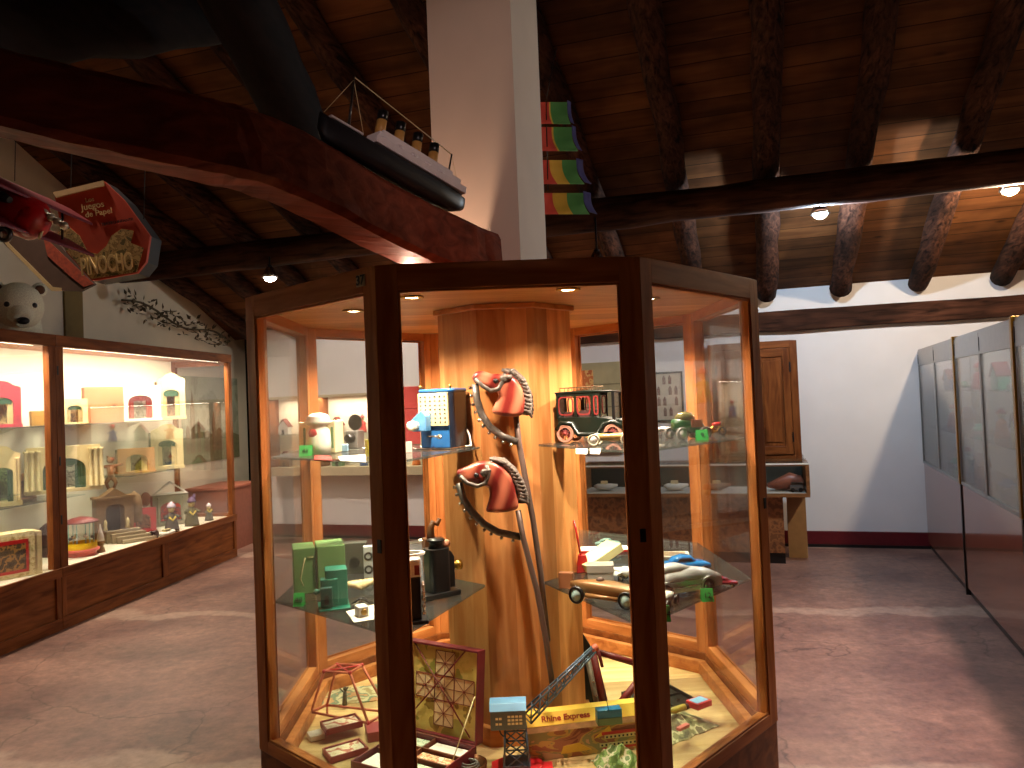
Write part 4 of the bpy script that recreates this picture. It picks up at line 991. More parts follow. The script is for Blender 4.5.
o.build('studs', M_chrome, t)
# crumpled green wrapper
P = dk(628, 772); t = root('paper_bundle', Vector((P.x-.0, P.y, zd)), .4, 'crumpled green and white printed paper bundle near the case post', 'paper bundle')
def crumple(w, d, h, n=9, sd=1):
    rd = random.Random(sd); vv = []; m = MB()
    for j in range(n):
        for i in range(n):
            x = (i/(n-1)-.5)*w; y = j/(n-1)*d; ed = min(i, j, n-1-i, n-1-j)/(n/2)
            vv.append((x+rd.uniform(-.006, .006), y+rd.uniform(-.006, .006), .003+h*min(1, ed*1.6)*rd.uniform(.6, 1)))
    m.add(vv, [(j*n+i, j*n+i+1, (j+1)*n+i+1, (j+1)*n+i) for j in range(n-1) for i in range(n-1)])
    bv = [(x, y, .0) for x, y, z in vv]; bi = [i for i in range(n)]+[j*n+n-1 for j in range(1, n)]+[(n-1)*n+i for i in range(n-2, -1, -1)]+[j*n for j in range(n-2, 0, -1)]
    m.add([vv[i] for i in bi]+[bv[i] for i in bi], [(k_, (k_+1) % len(bi), len(bi)+(k_+1) % len(bi), len(bi)+k_) for k_ in range(len(bi))]+[tuple(range(2*len(bi)-1, len(bi)-1, -1))]); return m
def mottled(name, cols, scale=14, rough=.6):
    m = mat(name, cols[0], rough); nt = m.node_tree; b = nt.nodes['Principled BSDF']; N = nt.nodes.new; L = nt.links.new
    tc = N('ShaderNodeTexCoord'); n = N('ShaderNodeTexNoise'); n.inputs['Scale'].default_value = scale; n.inputs['Detail'].default_value = 3; L(tc.outputs['Object'], n.inputs[0])
    r = N('ShaderNodeValToRGB'); r.color_ramp.interpolation = 'CONSTANT'; el = r.color_ramp.elements; el[0].color = (*lin(cols[0]), 1); el[1].position = .42; el[1].color = (*lin(cols[1]), 1)
    for i, c_ in enumerate(cols[2:]): q_ = el.new(.5+.07*i); q_.color = (*lin(c_), 1)
    L(n.outputs['Fac'], r.inputs[0]); L(r.outputs[0], b.inputs['Base Color']); return m
crumple(.16, .13, .075, 9, 3).build('paper_body', mottled('green leaf print', [(90, 120, 60), (130, 160, 90), (206, 204, 170), (110, 130, 80)], 22), t)
# brass dish
P = dk(470, 772); t = root('brass_dish', P, 0, 'round brown tin dish with a coiled spring inside, beside the crane', 'dish')
o = MB(); r = W_(17, P.y); o.lathe([(r*.9, 0), (r, .01), (r*1.02, .034), (r*.93, .036), (r*.86, .014), (0, .01)], 28); o.build('dish_body', mat('bronze brown', (120, 74, 44), .25, .6), t)
o = MB(); o.tube([(r*.6*math.cos(a)*(1-a/60), r*.6*math.sin(a)*(1-a/60), .016+.0012*a) for a in [i*.5 for i in range(38)]], .003, 6); o.build('coil', M_grey, t)
# mosaic game box: standing lid board and open tray
P = Vector((at(450, 748, 2.95).x-.06, 2.86, zd)); P = dk(441, 740); P.z = zd
g0 = at_z(485, 745, ZD+.07)
M_mar = mat('maroon box', (104, 26, 36), .45)
rz = math.radians(52)
# lid panel from (412,638) to (482,745)
D1 = at_z(484, 752, ZD).y
A = Vector((at(476, 742, 2.86).x, 2.86, zd)); Bq = Vector((at(404, 735, 3.04).x, 3.04, zd))
dd = (A-Bq); wL = dd.length; rzl = math.atan2(dd.y, dd.x)
t = root('game_box', Bq, rzl, 'maroon puzzle box with its patterned lid standing open and card pieces in the tray', 'board game')
hl = at(476, 654, 2.86).z - zd
tilt = .12
bz = .06
o = MB(); o.M = Matrix.Translation((0, 0, bz)) @ Matrix.Rotation(-tilt, 4, 'X')
o.box(0, wL, 0, .045, 0, .008).box(0, wL, 0, .045, hl-bz-.008, hl-bz).box(0, .008, 0, .045, 0, hl-bz).box(wL-.008, wL, 0, .045, 0, hl-bz).box(0, wL, .04, .045, 0, hl-bz)
lidp = o.build('lid', M_mar, t, bevel=.001)
MT = o.M.copy()
o = MB(); o.M = MT; o.box(.008, wL-.008, .018, .04, .008, hl-bz-.008); 
M_brd = mottled('yellow green board print', [(150, 120, 50), (206, 178, 96), (214, 186, 110), (160, 150, 70)], 9)
o.build('board', M_brd, lidp)
o = MB(); o.M = MT
sq_ = min(wL, hl)*.2; cx_, cz_ = wL*.52, (hl-bz)*.52
cells = [(-1, 0), (-.0, -1), (0, 0), (0, 1), (1, 0)]
for i, j in cells:
    x, z = cx_+i*sq_*1.35, cz_+j*sq_*1.35
    o.box(x-sq_*.66, x+sq_*.66, .0165, .0185, z-sq_*.66, z+sq_*.66)
o.build('pale_squares', mat('pale pink print', (222, 190, 150), .6), lidp)
o = MB(); o.M = MT
for i, j in cells:
    x, z = cx_+i*sq_*1.35, cz_+j*sq_*1.35
    for q_ in range(4):
        a = q_*PI/4; rr_ = sq_*(.9 if q_ % 2 else .64); o.tube([(x-rr_*math.cos(a), .0155, z-rr_*math.sin(a)), (x+rr_*math.cos(a), .0155, z+rr_*math.sin(a))], .0012, 4)
    for s in (-1, 1): o.tube([(x-sq_*.66, .0155, z+s*sq_*.66), (x+sq_*.66, .0155, z+s*sq_*.66)], .0014, 4).tube([(x+s*sq_*.66, .0155, z-sq_*.66), (x+s*sq_*.66, .0155, z+sq_*.66)], .0014, 4)
o.build('cross_lines', mat('red brown print', (130, 50, 40), .6), lidp)
o = MB(); o.M = MT
o.tube([(.03, .01, (hl-bz)*.98), (wL*.9, .008, .02)], .003, 6).tube([(wL*.8, .01, (hl-bz)*.97), (0.01, .008, (hl-bz)*.12)], .003, 6)
o.build('thin_rods', M_dred, lidp)
dT = .30
o = MB(); tw = .006
o.box(0, wL, -dT, 0, 0, .006).box(0, wL, -dT, -dT+tw, 0, bz).box(0, wL, -tw, 0, 0, bz).box(0, tw, -dT, 0, 0, bz).box(wL-tw, wL, -dT, 0, 0, bz)
tr = o.build('tray', M_mar, t, bevel=.001)
o = MB(); o.box(wL*.45, wL*.45+.006, -dT+tw, -tw, .006, bz*.9).box(tw, wL-tw, -dT*.55, -dT*.55+.006, .006, bz*.9).box(tw, wL-tw, -dT*.3, -dT*.3+.006, .006, bz*.9); o.build('dividers', mat('brown divider', (120, 66, 44), .5), tr)
Mc = [M_paper, mottled('pink card prints', [(200, 130, 90), (226, 196, 150), (190, 120, 90), (230, 220, 190)], 30), mottled('green card prints', [(110, 140, 110), (200, 206, 180), (150, 170, 140), (220, 214, 180)], 24)]
for (x0, x1, y0, y1, mi) in ((.5, .95, .04, .27, 0), (.5, .95, .33, .52, 1), (.06, .42, .04, .27, 2), (.5, .95, .6, .95, 2), (.06, .42, .33, .52, 1), (.06, .42, .6, .95, 0)):
    o = MB(); o.box(wL*x0, wL*x1, -dT*y1, -dT*y0, .006, bz*.72); o.build('card_pile', Mc[mi], tr)
o = MB(); o.tube([(wL*.97, -dT*.45, bz), (wL*.99, .008, hl*.6)], .0022, 6); o.build('lid_stay', M_cream, t)
# red rod pyramid
base = [dk(313, 712), dk(368, 722), dk(392, 712), dk(327, 705)]
D_ = 2.85
Pc = (base[0]+base[1])/2; Pc = Vector((Pc.x, Pc.y, zd))
t = root('rod_construction', Pc, 0, 'copper red rod construction frame like a truncated pyramid', 'construction toy')
b4 = [at_z(p, q_, zd+.045)-Pc for p, q_ in ((311, 712), (368, 723), (388, 712), (327, 705))]; DB = sum((v+Pc).y for v in b4)/4
t4 = [at(324, 670, DB-.03)-Pc, at(350, 674, DB-.06)-Pc, at(362, 667, DB+.03)-Pc, at(337, 663, DB+.05)-Pc]
zmin = min(v.z for v in b4)
for v in b4: v.z = .045
zt4 = sum(v.z for v in t4)/4
for v in t4: v.z = zt4
M_cop = mat('copper red rod', (188, 96, 70), .35, .3)
for i in range(4):
    j = (i+1) % 4
    for a, b_ in ((b4[i], b4[j]), (t4[i], t4[j]), (b4[i], t4[i])):
        o = MB(); o.tube([a, b_], .0055, 8); o.build('rod', M_cop, t)
    o = MB(); o.ball(b4[i], .009, 10).ball(t4[i], .009, 10); o.build('joint', M_red, t)
    o = MB(); o.tube([b4[i], Vector((b4[i].x, b4[i].y, 0))], .005, 8); o.build('foot', M_cop, t)
o = MB(); o.tube([t4[0], t4[2]], .004, 6).tube([t4[1], t4[3]], .004, 6); o.build('cross_bars', M_red, t)
# printed board and figures under the frame
P = dk(352, 700); 
cr = crumple(.34, .2, .012, 7, 5); ob = cr.build('printed_sheet', mottled('map print', [(170, 150, 100), (216, 204, 160), (120, 140, 110), (206, 150, 100)], 12), loc=(P.x-.02, P.y-.05, zd+.0), rz=.2)
tag(ob, 'wrinkled printed map sheet spread under the rod construction frame', 'printed sheet')
P = dk(345, 709); P.z = zd+.016; t = root('tin_figure', P, 0, 'small dark tin figure standing under the rod construction', 'toy figure')
o = MB(); o.tube([(0, 0, 0), (0, 0, .03), (.002, 0, .06)], [.012, .01, .008], 8).ball((.003, 0, .073), .009, 10).tube([(0, 0, .055), (-.02, 0, .075)], .003, 6).tube([(0, 0, .055), (.018, 0, .08)], .003, 6); o.build('figure_body', mat('dark olive tin', (70, 66, 46), .5), t)
# maroon diamond trays
for i, (px, py, r_, lab) in enumerate(((345, 733, 10, 'maroon edged card tray lying on top, just under the rod frame'), (350, 751, 14, 'maroon edged card tray nearest the glass, below the other one'))):
    P = dk(px, py+ (6 if i == 0 else 8)); P.z = zd+(.03 if i == 0 else .001)
    t = root('card_tray', P, math.radians(r_+18), lab, 'card tray')
    w_, d_ = .15, .10
    o = MB(); o.box(-w_/2, w_/2, 0, d_, 0, .004).box(-w_/2, w_/2, 0, .006, 0, .024).box(-w_/2, w_/2, d_-.006, d_, 0, .024).box(-w_/2, -w_/2+.006, 0, d_, 0, .024).box(w_/2-.006, w_/2, 0, d_, 0, .024); o.build('tray_body', mat('rose maroon', (150, 56, 56), .5), t, bevel=.001)
    o = MB(); o.box(-w_/2+.008, w_/2-.008, .008, d_-.008, .004, .018); o.build('card_pile', mottled('cream red cards', [(220, 200, 160), (236, 226, 196), (230, 214, 180), (190, 100, 80)], 40), t)
P = dk(377, 742); box_thing('card_box', P, .3, .07, .1, .04, 'maroon card box beside the case post on the deck', 'box', mat('rose maroon', (150, 56, 56)))
P = dk(318, 741); t = box_thing('white_box', P, math.radians(30), .06, .06, .022, 'small white open booklet box in the near corner of the deck', 'box', M_paper, lid=False)
# right deck: black toy tray, magazines, red blue box
P = dk(676, 712)
t = root('parts_case', P, math.radians(24), 'black flat case with small silver parts on the deck', 'parts case')
t.scale = (1.25, 1.25, 1.2)
o = MB(); o.box(-.09, .10, 0, .2, 0, .008).box(-.09, .10, 0, .006, 0, .02).box(-.09, .10, .194, .2, 0, .02).box(-.09, -.084, 0, .2, 0, .02).box(.094, .1, 0, .2, 0, .02).box(0, .004, 0, .2, 0, .016).box(-.09, .1, .1, .104, 0, .016); o.build('case_body', mat('olive black case', (40, 40, 30), .4), t, bevel=.001)
rd = random.Random(4)
for i in range(14):
    x, y = rd.uniform(-.075, .085), rd.uniform(.02, .18); o = MB(); o.tube([(x, y, .012), (x+rd.uniform(-.02, .02), y+rd.uniform(-.015, .015), .013)], rd.choice((.003, .005)), 6); o.build('metal_part', M_chrome, t)
P = dk(688, 737)
ob = crumple(.40, .27, .06, 10, 8).build('magazine', mottled('olive comic print', [(90, 90, 50), (130, 130, 80), (206, 200, 150), (110, 100, 60)], 16), loc=(P.x-.02, P.y-.03, zd), rz=math.radians(35))
tag(ob, 'creased olive printed magazines spread by the glass on the deck', 'magazine')
P = dk(706, 724); P.z = zd+.062
t = box_thing('small_box', P, math.radians(35), .085, .065, .024, 'small red box with a light blue top lying on the magazines', 'box', mat('scarlet card', (206, 50, 46), .5), lid=False)
o = MB(); o.box(-.034, .034, .01, .056, .0241, .0252); o.build('blue_label', mat('light blue label', (130, 180, 214), .5), t)
P = dk(686, 745); P.z = zd+.058
t = box_thing('small_box', P, math.radians(40), .06, .02, .012, 'narrow red and white carton lying low on the magazines', 'carton', mat('red white carton', (206, 110, 96), .5), lid=False)
P = dk(680, 727); P.z = zd+.058
t = root('paint_tube', P, math.radians(30), 'small yellow and brown tube lying on the magazines', 'tube')
o = MB(); o.tube([(-.05, 0, .014), (-.03, 0, .014), (.03, 0, .014)], [.009, .013, .013], 12); o.build('tube_body', mat('yellow tube', (200, 176, 70), .4), t)
o = MB(); o.tube([(.03, 0, .014), (.045, 0, .014)], [.0135, .011], 12); o.build('cap', mat('brown cap', (110, 50, 28)), t)

# ================================================================ wall cabinets along the aisle (far side of the left aisle)
M_lwhite = mat('cabinet lining', (226, 218, 196), .7, var=.03, scale=4)
M_tube = emis('fluorescent glow', (1, .88, .66), 12)
CD = .70
def lpt(px, py, w):        # sight line met with the plane w behind the cabinet fronts
    return at_plane(px, py, L0+LN*w, LN)
def lx(P): return (P-L0).dot(LD)
def aisle_cabinet(x0, x1, lab, joint=None, endglass=False):
    L_ = x1-x0; B = L0+LD*x0
    t = root('wall_cabinet', B, LRZ, lab, 'display cabinet', 'long wooden wall cabinets with lit glass fronts')
    H = 2.26
    o = MB(); o.box(0, L_, 0, CD, 0, .445); o.build('base', M_dwoodx, t)
    # framed panels of the base
    n = 2 if L_ > 2.2 else 1
    o = MB(); o.mt(0).box(0, L_, -.02, 0, .0, .09).box(0, L_, -.03, 0, .40, .47)
    o.mt(1)
    for i in range(n+1):
        x = L_*i/n; a = max(0, x-.05); b_ = min(L_, x+.05); o.box(a, b_, -.018, 0, .09, .40)
    o.build('base_frame', [M_dwoodx, M_dwood], t, bevel=.003)
    o = MB(); o.mt(1).box(0, .085, -.012, .04, .47, H-.09).box(L_-.065, L_, -.012, .04, .47, H-.09).mt(0).box(0, L_, -.02, .045, H-.09, H)
    fr = o.build('front_frame', [M_dwoodx, M_dwood], t, bevel=.003)
    g = MB(); js = [(.085, L_-.065)] if not joint else [(.085, joint-.002), (joint+.002, L_-.065)]
    for a, b_ in js: g.box(a, b_, .01, .016, .47, H-.09)
    g.build('glass_pane', M_glass, fr)
    for z in (.3, .8, 1.25, 1.95):
        o = MB(); o.box(.012, .026, -.016, -.01, z, z+.07); o.build('hinge', M_black, fr)
    o = MB(); o.box(0, L_, -.0, CD, H-.05, H-.005); o.build('top_board', M_pinex, t)
    o = MB(); o.box(.0, L_-(.0), CD-.02, CD-.002, .445, H-.05); o.build('back_panel', M_lwhite, t)
    o = MB(); o.box(.01, L_-.01, .02, CD-.02, .4455, .452); o.build('deck', M_lwhite, t)
    if endglass:
        o = MB(); o.mt(1).box(L_-.05, L_, CD-.06, CD, .445, H-.05).mt(0).box(L_-.04, L_, .04, CD-.06, H-.12, H-.05).box(L_-.04, L_, .04, CD-.06, .445, .49); ef = o.build('end_frame', [M_dwood, M_dwood], t, bevel=.003)
        g = MB(); g.box(L_-.03, L_-.024, .04, CD-.06, .49, H-.12); g.build('glass_pane', M_glass, ef)
    for z in (1.56, 1.05):
        xs0, xs1 = .03, L_-.06-(.6 if endglass else 0)
        if endglass and z < 1.3: xs0 = lx(lpt(118, 470, .4))-x0
        g = MB(); g.box(xs0, xs1, .26, CD-.025, z-.008, z); sh = g.build('glass_shelf', M_gshelf, t)
        for x in (xs0+.2, (xs0+xs1)/2, xs1-.2):
            o = MB(); o.prism([(CD-.022, z-.008), (CD-.18, z-.008), (CD-.022, z-.06)], x-.006, x+.006, 'X'); o.build('bracket', M_paper, sh)
    o = MB(); o.tube([(.12, .075, H-.075), (L_-.12, .075, H-.075)], .012, 10); tb = o.build('light_tube', M_tube, t)
    light('AREA', 'tube_light', (L_/2, .09, H-.11), 58*L_/2, (1, .87, .66), t, size=(L_-.3, .05), rot=(math.radians(14), 0, 0))
    return t
xb = lx(lpt(56, 450, 0)); xe = 3.36
aisle_cabinet(xb-2.1, xb, 'near lit wooden wall cabinet, cut by the picture edge')
aisle_cabinet(xb+.004, xe, 'far lit wooden wall cabinet standing nearer the back wall', joint=lx(lpt(158, 450, 0))-xb, endglass=True)

def LC(x0, x1, yt, yb, w, z=None):
    A_ = lpt(x0, yb, w); B_ = lpt(x1, yb, w); C_ = lpt((x0+x1)/2, yb, w)
    if z is None: z = .453
    P = C_; W = (x1-x0)*P.y/F*1.04; 
    H = at_plane((x0+x1)/2, yt, L0+LN*w, LN).z - z
    return Vector((P.x, P.y, z+.001)), W, max(H, .03)
def face(P, q=.8): return q*(math.atan2(P.y, P.x)-PI/2)+(1-q)*LRZ
def arch_panel(mb_, w, h, th, ow, oh, ob=0.0, n=10, y0=0):
    """front panel w*h with an arched opening"""
    inner = [(-ow/2, ob), (ow/2, ob)]+[(ow/2*math.cos(a), ob+oh-ow/2*.6+ow/2*.6*math.sin(a)) for a in [PI*i/n for i in range(n+1)]]
    c = (0, ob+oh*.5); outer = []
    for (x, z) in inner:
        dx, dz = x-c[0], z-c[1]; s = min([(w/2)/abs(dx) if dx else 9e9, ((h-c[1]) if dz > 0 else c[1])/abs(dz) if dz else 9e9]); outer.append((c[0]+dx*s, c[1]+dz*s))
    # snap nearest points to the corners
    for cx_, cz_ in ((-w/2, 0), (w/2, 0), (w/2, h), (-w/2, h)):
        i = min(range(len(outer)), key=lambda i: (outer[i][0]-cx_)**2+(outer[i][1]-cz_)**2); outer[i] = (cx_, cz_)
    mb_.ring(outer, inner, y0, y0+th, 'Y')
def theatre(spec, lab, frame, curtain=None, backc=(120, 90, 60), valance=None, crest=True, columns=0, rz=0, group=None, depth=.16, base=None, cat='toy theatre', pediment=False):
    P, W, H = LC(*spec)
    t = root('toy_theatre', P, face(P)+rz, lab, cat, group)
    hf = H*(.86 if crest else .7 if pediment else 1)
    o = MB(); bh = H*.07
    o.box(-W/2, W/2, -.015, depth, 0, bh); o.build('stage', base or frame, t, bevel=.002)
    o = MB(); o.M = Matrix.Translation((0, 0, bh)); arch_panel(o, W*.96, hf-bh, .015, W*.56, (hf-bh)*.72, .0); o.tf()
    if crest: o.prism([(-W*.48, hf), (W*.48, hf)]+[(W*.30*math.cos(a), hf+(H-hf)*math.sin(a)) for a in [PI*i/8 for i in range(1, 8)]], 0, .015, 'Y')
    fr = o.build('proscenium', frame, t, bevel=.002)
    if pediment:
        o = MB(); o.ring([(-W*.5, hf), (W*.5, hf), (0, H)], [(-W*.38, hf+(H-hf)*.14), (W*.38, hf+(H-hf)*.14), (0, H*.985-(H-hf)*.1)], -.01, .03, 'Y'); o.build('pediment', M_paper, t)
    for s in range(columns):
        for sg in (-1, 1):
            x = sg*(W*.34+s*W*.075); o = MB(); o.lathe([(W*.035, bh), (W*.035, bh+.01), (W*.026, bh+.015), (W*.022, hf*.86), (W*.035, hf*.9), (W*.035, hf*.93)], 12, 'Z', (x, -.012, 0)); o.build('column', frame, t)
    bm = mottled('backcloth %d' % backc[0], [backc, tuple(min(255, int(c*1.35)) for c in backc), tuple(int(c*.7) for c in backc), tuple(min(255, int(c*1.6)) for c in backc)], 18)
    o = MB(); o.box(-W*.46, W*.46, depth-.008, depth, bh, hf*.95).box(-W*.46, -W*.44, .015, depth, bh, hf*.95).box(W*.44, W*.46, .015, depth, bh, hf*.95); o.build('backcloth', bm, t)
    if curtain:
        for sg in (-1, 1):
            o = MB(); n = 7; x0_ = W*.28; pts_ = []
            prof_ = [(sg*(x0_-W*.14*i/n), .022+.006*(i % 2)) for i in range(n+1)]
            o.prism(prof_+[(x, y+.004) for x, y in reversed(prof_)], bh, bh+(hf-bh)*.66); o.build('curtain', curtain, t)
    if valance:
        o = MB(); n = 6; vz = bh+(hf-bh)*.70
        pr_ = [(-W*.28, vz)]+[(-W*.28+W*.56*(i+.5)/n, vz-(hf-bh)*(.14+.03*(i % 2))) for i in range(n)]+[(W*.28, vz)]
        o.prism(pr_, .016, .02, 'Y'); o.build('valance', valance, t)
    return t
M_dgreen = mat('curtain green', (34, 76, 50), .7); M_rcur = mat('curtain red', (130, 24, 26), .7); M_stone = mat('stone brown', (120, 92, 58), .75, var=.25, scale=30)
M_ivory = mat('ivory card', (206, 188, 138), .6, var=.06); M_lem = mat('ochre yellow card', (180, 134, 50), .6)
S1, S2 = 1.56, 1.05
theatre((-14, 19, 381, 424, .42, S1), 'rose pink toy theatre with an arched front, at the picture edge', mat('rose pink swirls', (160, 44, 60), .6, var=.3, scale=25), M_cream, (150, 140, 90), M_dgreen)
P, W, H = LC(34, 50, 411, 440, .45, S1); t = box_thing('toy_cupboard', P, face(P), W, .1, H, 'yellow toy wardrobe box behind the cabinet post on the upper shelf', 'toy wardrobe', M_lem)
P, W, H = LC(-4, 32, 420, 428, .40, S1)
theatre((64, 87, 399, 432, .45, S1), 'narrow cream toy theatre with a scalloped green valance', M_ivory, M_cream, (140, 110, 70), M_dgreen, crest=False)
P, W, H = LC(88, 122, 387, 423, .36, S1); t = root('cardboard_box', P, face(P), 'plain salmon tan cardboard box on the upper shelf between two theatres', 'cardboard box')
o = MB(); o.box(-W/2, W/2, 0, .14, 0, H); o.build('box_body', mat('salmon card', (170, 116, 78), .7), t, bevel=.002); o = MB(); o.box(W*.2, W*.3, -.003, 0, H*.46, H*.5); o.build('handle_slot', M_black, t)
theatre((122, 160, 386, 422, .36, S1), 'white toy theatre with red side curtains beside the tan box', M_paper, M_rcur, (110, 70, 110), M_dred, crest=False)
theatre((159, 185, 373, 419, .36, S1), 'rounded ivory toy theatre with a green valance, tallest on the upper shelf', M_ivory, M_cream, (120, 100, 60), M_dgreen)
theatre((-12, 19, 446, 507, .36, .96+.001), 'cream columned toy theatre with a green curtain, at the picture edge', M_ivory, M_dgreen, (100, 120, 80), None, columns=2, crest=True)
theatre((18, 35, 473, 503, .57, .961), 'small brown toy stage between two columned theatres', mat('brown pink card', (164, 120, 90), .6), None, (90, 70, 50), crest=False, columns=0, depth=.07)
theatre((33, 98, 446, 498, .36, .99), 'big cream temple theatre with fluted columns and green curtain', M_ivory, M_dgreen, (110, 110, 100), M_dgreen, columns=3, crest=False)
theatre((120, 154, 448, 472, .42, S2), 'low tan toy stage with two arches and dark scenery', mat('tan arch card', (176, 130, 80), .6), M_cream, (80, 80, 50), crest=False)
theatre((153, 183, 424, 468, .34, S2), 'ivory toy theatre with domed crest and green valance, on the middle shelf', M_ivory, M_cream, (86, 90, 70), M_dgreen)
# support ledges for the lower temple shelf of the near cabinet
P, W, H = LC(-14, 98, 500, 504, .3, .955)
o = MB(); o.box(-W/2, W/2, -.03, CD-.34, -.008, -.0005); ob = o.build('glass_ledge', M_gshelf, loc=(P.x, P.y, .96), rz=LRZ); tag(ob, 'loose glass ledge under the cream temple theatre', 'glass ledge')
# on the deck
P, W, H = LC(-16, 40, 530, 600, .16)
t = root('printed_box', P, face(P, .6), 'cream printed theatre box with a red framed picture, nearest the picture edge', 'printed box')
o = MB(); o.box(-W/2, W*.38, 0, .16, 0, H*.93); o.build('box_body', mottled('cream scroll print', [(206, 190, 130), (226, 212, 160), (220, 204, 150), (180, 160, 100)], 30), t, bevel=.003)
o = MB(); o.box(W*.38, W*.5, .01, .19, 0, H*.9); o.build('side_pillar', M_ivory, t, bevel=.003)
o = MB(); o.ring([(-W*.46, H*.1), (W*.27, H*.1), (W*.27, H*.78), (-W*.46, H*.78)], [(-W*.42, H*.16), (W*.23, H*.16), (W*.23, H*.7), (-W*.42, H*.7)], -.006, 0, 'Y'); o.build('red_border', M_red, t)
o = MB(); o.box(-W*.42, W*.23, -.004, -.001, H*.16, H*.7); o.build('picture', mottled('dark forest print', [(40, 34, 20), (70, 56, 30), (150, 110, 50), (50, 40, 26)], 14), t)
P, W, H = LC(45, 60, 522, 545, .52, .453); t = root('round_box', Vector((P.x, P.y, .454)), LRZ, 'dark round topped hat box behind the cream printed box', 'round box')
o = MB(); r_ = .1; o.lathe([(r_, 0), (r_, H*.7), (r_*.9, H*.85), (r_*.5, H*.97), (0, H)], 20); o.build('box_body', mat('dark plum', (66, 46, 50), .5), t)
P, W, H = LC(50, 61, 540, 576, .12); t = root('puppet', P, LRZ, 'rose brown puppet standing behind the cabinet post', 'puppet')
def puppet(t, H, body, dress, hat, arms=True):
    o = MB(); o.lathe([(H*.24, 0), (H*.22, H*.15), (H*.16, H*.4), (H*.15, H*.52), (H*.07, H*.62), (0, H*.64)], 14); o.build('dress', dress, t)
    o = MB(); o.ball((0, 0, H*.75), H*.12, 12, (.9, .9, 1.05)).ball((0, -H*.11, H*.74), H*.025, 8); hd = o.build('head', body, t)
    o = MB(); o.ball((-H*.04, -H*.105, H*.78), H*.014, 6).ball((H*.04, -H*.105, H*.78), H*.014, 6); o.build('eyes', M_black, hd)
    o = MB(); o.lathe([(H*.15, H*.80), (H*.14, H*.84), (H*.09, H*.92), (0, H*1.0)], 12); o.build('hat', hat, t)
    for s in (-1, 1):
        o = MB(); o.tube([(s*H*.12, 0, H*.55), (s*H*.22, -H*.04, H*.46), (s*H*.24, -H*.12, H*.5)], [H*.05, H*.045, H*.035], 8); o.build('arm', dress, t)
t.rotation_euler.z = face(P)
puppet(t, H, M_cream, mat('rose brown cloth', (150, 86, 66), .8), M_dred)
# carousel
P, W, H = LC(68, 96, 516, 560, .24)
t = root('toy_carousel', P, LRZ, 'round pink based toy carousel with red canopy and yellow sign strip', 'toy carousel')
r_ = W*.55
o = MB(); o.lathe([(r_*.8, 0), (r_*.8, H*.1), (r_, H*.12), (r_, H*.18), (0, H*.18)], 28); o.build('base', mat('pink base', (206, 96, 84), .5), t)
o = MB(); o.ring([(r_*.86*math.cos(a), r_*.86*math.sin(a)) for a in [k_*PI/14 for k_ in range(28)]], [(r_*.84*math.cos(a), r_*.84*math.sin(a)) for a in [k_*PI/14 for k_ in range(28)]], H*.18, H*.34, 'Z'); o.build('sign_strip', mat('sign yellow', (236, 196, 30), .5), t)
for k_ in range(6):
    a = k_*PI/3+.3; o = MB(); o.tube([(r_*.7*math.cos(a), r_*.7*math.sin(a), H*.18), (r_*.7*math.cos(a), r_*.7*math.sin(a), H*.86)], r_*.03, 6); pz = o.build('pole', mat('pale blue pole', (150, 200, 196), .5), t)
    o = MB(); c = (r_*.6*math.cos(a), r_*.6*math.sin(a), H*.45); o.ball(c, r_*.13, 10, (1.3, .8, .8)).ball((c[0]+r_*.14, c[1], c[2]+r_*.12), r_*.07, 8); o.build('horse', [M_paper, M_cream, M_grey][k_ % 3], pz)
o = MB(); o.lathe([(r_*1.0, H*.84), (r_*.96, H*.88), (r_*.5, H*.96), (0, H)], 28); o.build('canopy', M_dred, t)
P, W, H = LC(97, 105, 524, 556, .16); t = root('toy_cone', P, LRZ, 'slender white cone standing beside the toy carousel', 'toy cone')
o = MB(); o.lathe([(.03, H*.4), (.028, H*.55), (.012, H*.8), (.004, H*1.0), (0, H*1.01)], 16); o.build('cone', M_paper, t)
o = MB(); o.lathe([(.035, 0), (.03, H*.1), (.022, H*.2), (.03, H*.4)], 16); o.build('pedestal', mat('ochre brown', (130, 90, 40), .5), t)
# crucifix figure
P, W, H = LC(104, 119, 456, 490, .55, 1.0)
o_ = P.copy(); o_.z = 1.06
# stone gate
P, W, H = LC(100, 133, 488, 548, .36)
t = root('toy_gate', P, face(P, .7), 'brown toy gateway with deep arch, pediment and front steps', 'toy gateway')
o = MB(); W = min(W, .5)
o.M = Matrix.Translation((0, 0, 0)); arch_panel(o, W, H*.82, .14, W*.5, H*.66, .02); o.tf(); o.build('arch_wall', M_stone, t, bevel=.004)
o = MB(); o.box(-W*.54, W*.54, -.015, .15, H*.80, H*.85); o.prism([(-W*.34, H*.85), (W*.34, H*.85), (0, H)], 0, .12, 'Y'); o.build('pediment', M_stone, t, bevel=.003)
o = MB(); o.box(-W*.46, W*.46, .138, .146, 0, H*.78); o.build('backcloth', mat('dark umber', (50, 34, 22), .8), t)
o = MB(); o.lathe([(W*.2, H*.3), (W*.22, H*.6), (W*.18, H*.8), (0, H*.9)], 14, 'Z', (W*.62, .1, 0)); o.build('turret', M_stone, t)
for k_ in range(4):
    o = MB(); o.box(-W*.3+k_*.03, W*.62+k_*.03, -.06-.05*k_, -.005-.05*k_, 0, .11-.026*k_); o.build('step', mat('step grey', (150, 136, 110), .6), t, bevel=.002)
for x in (-W*.3, W*.3):
    o = MB(); o.lathe([(.02, .12), (.012, .15), (.016, .19), (0, .22)], 10, 'Z', (x, -.03, 0)); o.build('finial', M_ivory, t)
P, W, H = LC(103, 119, 456, 489, .5, 1.0)
t = root('wooden_figure', Vector((P.x, P.y, .453+.62)), LRZ, 'small wooden figure with outstretched arms fixed on the cabinet back wall', 'carved figure')
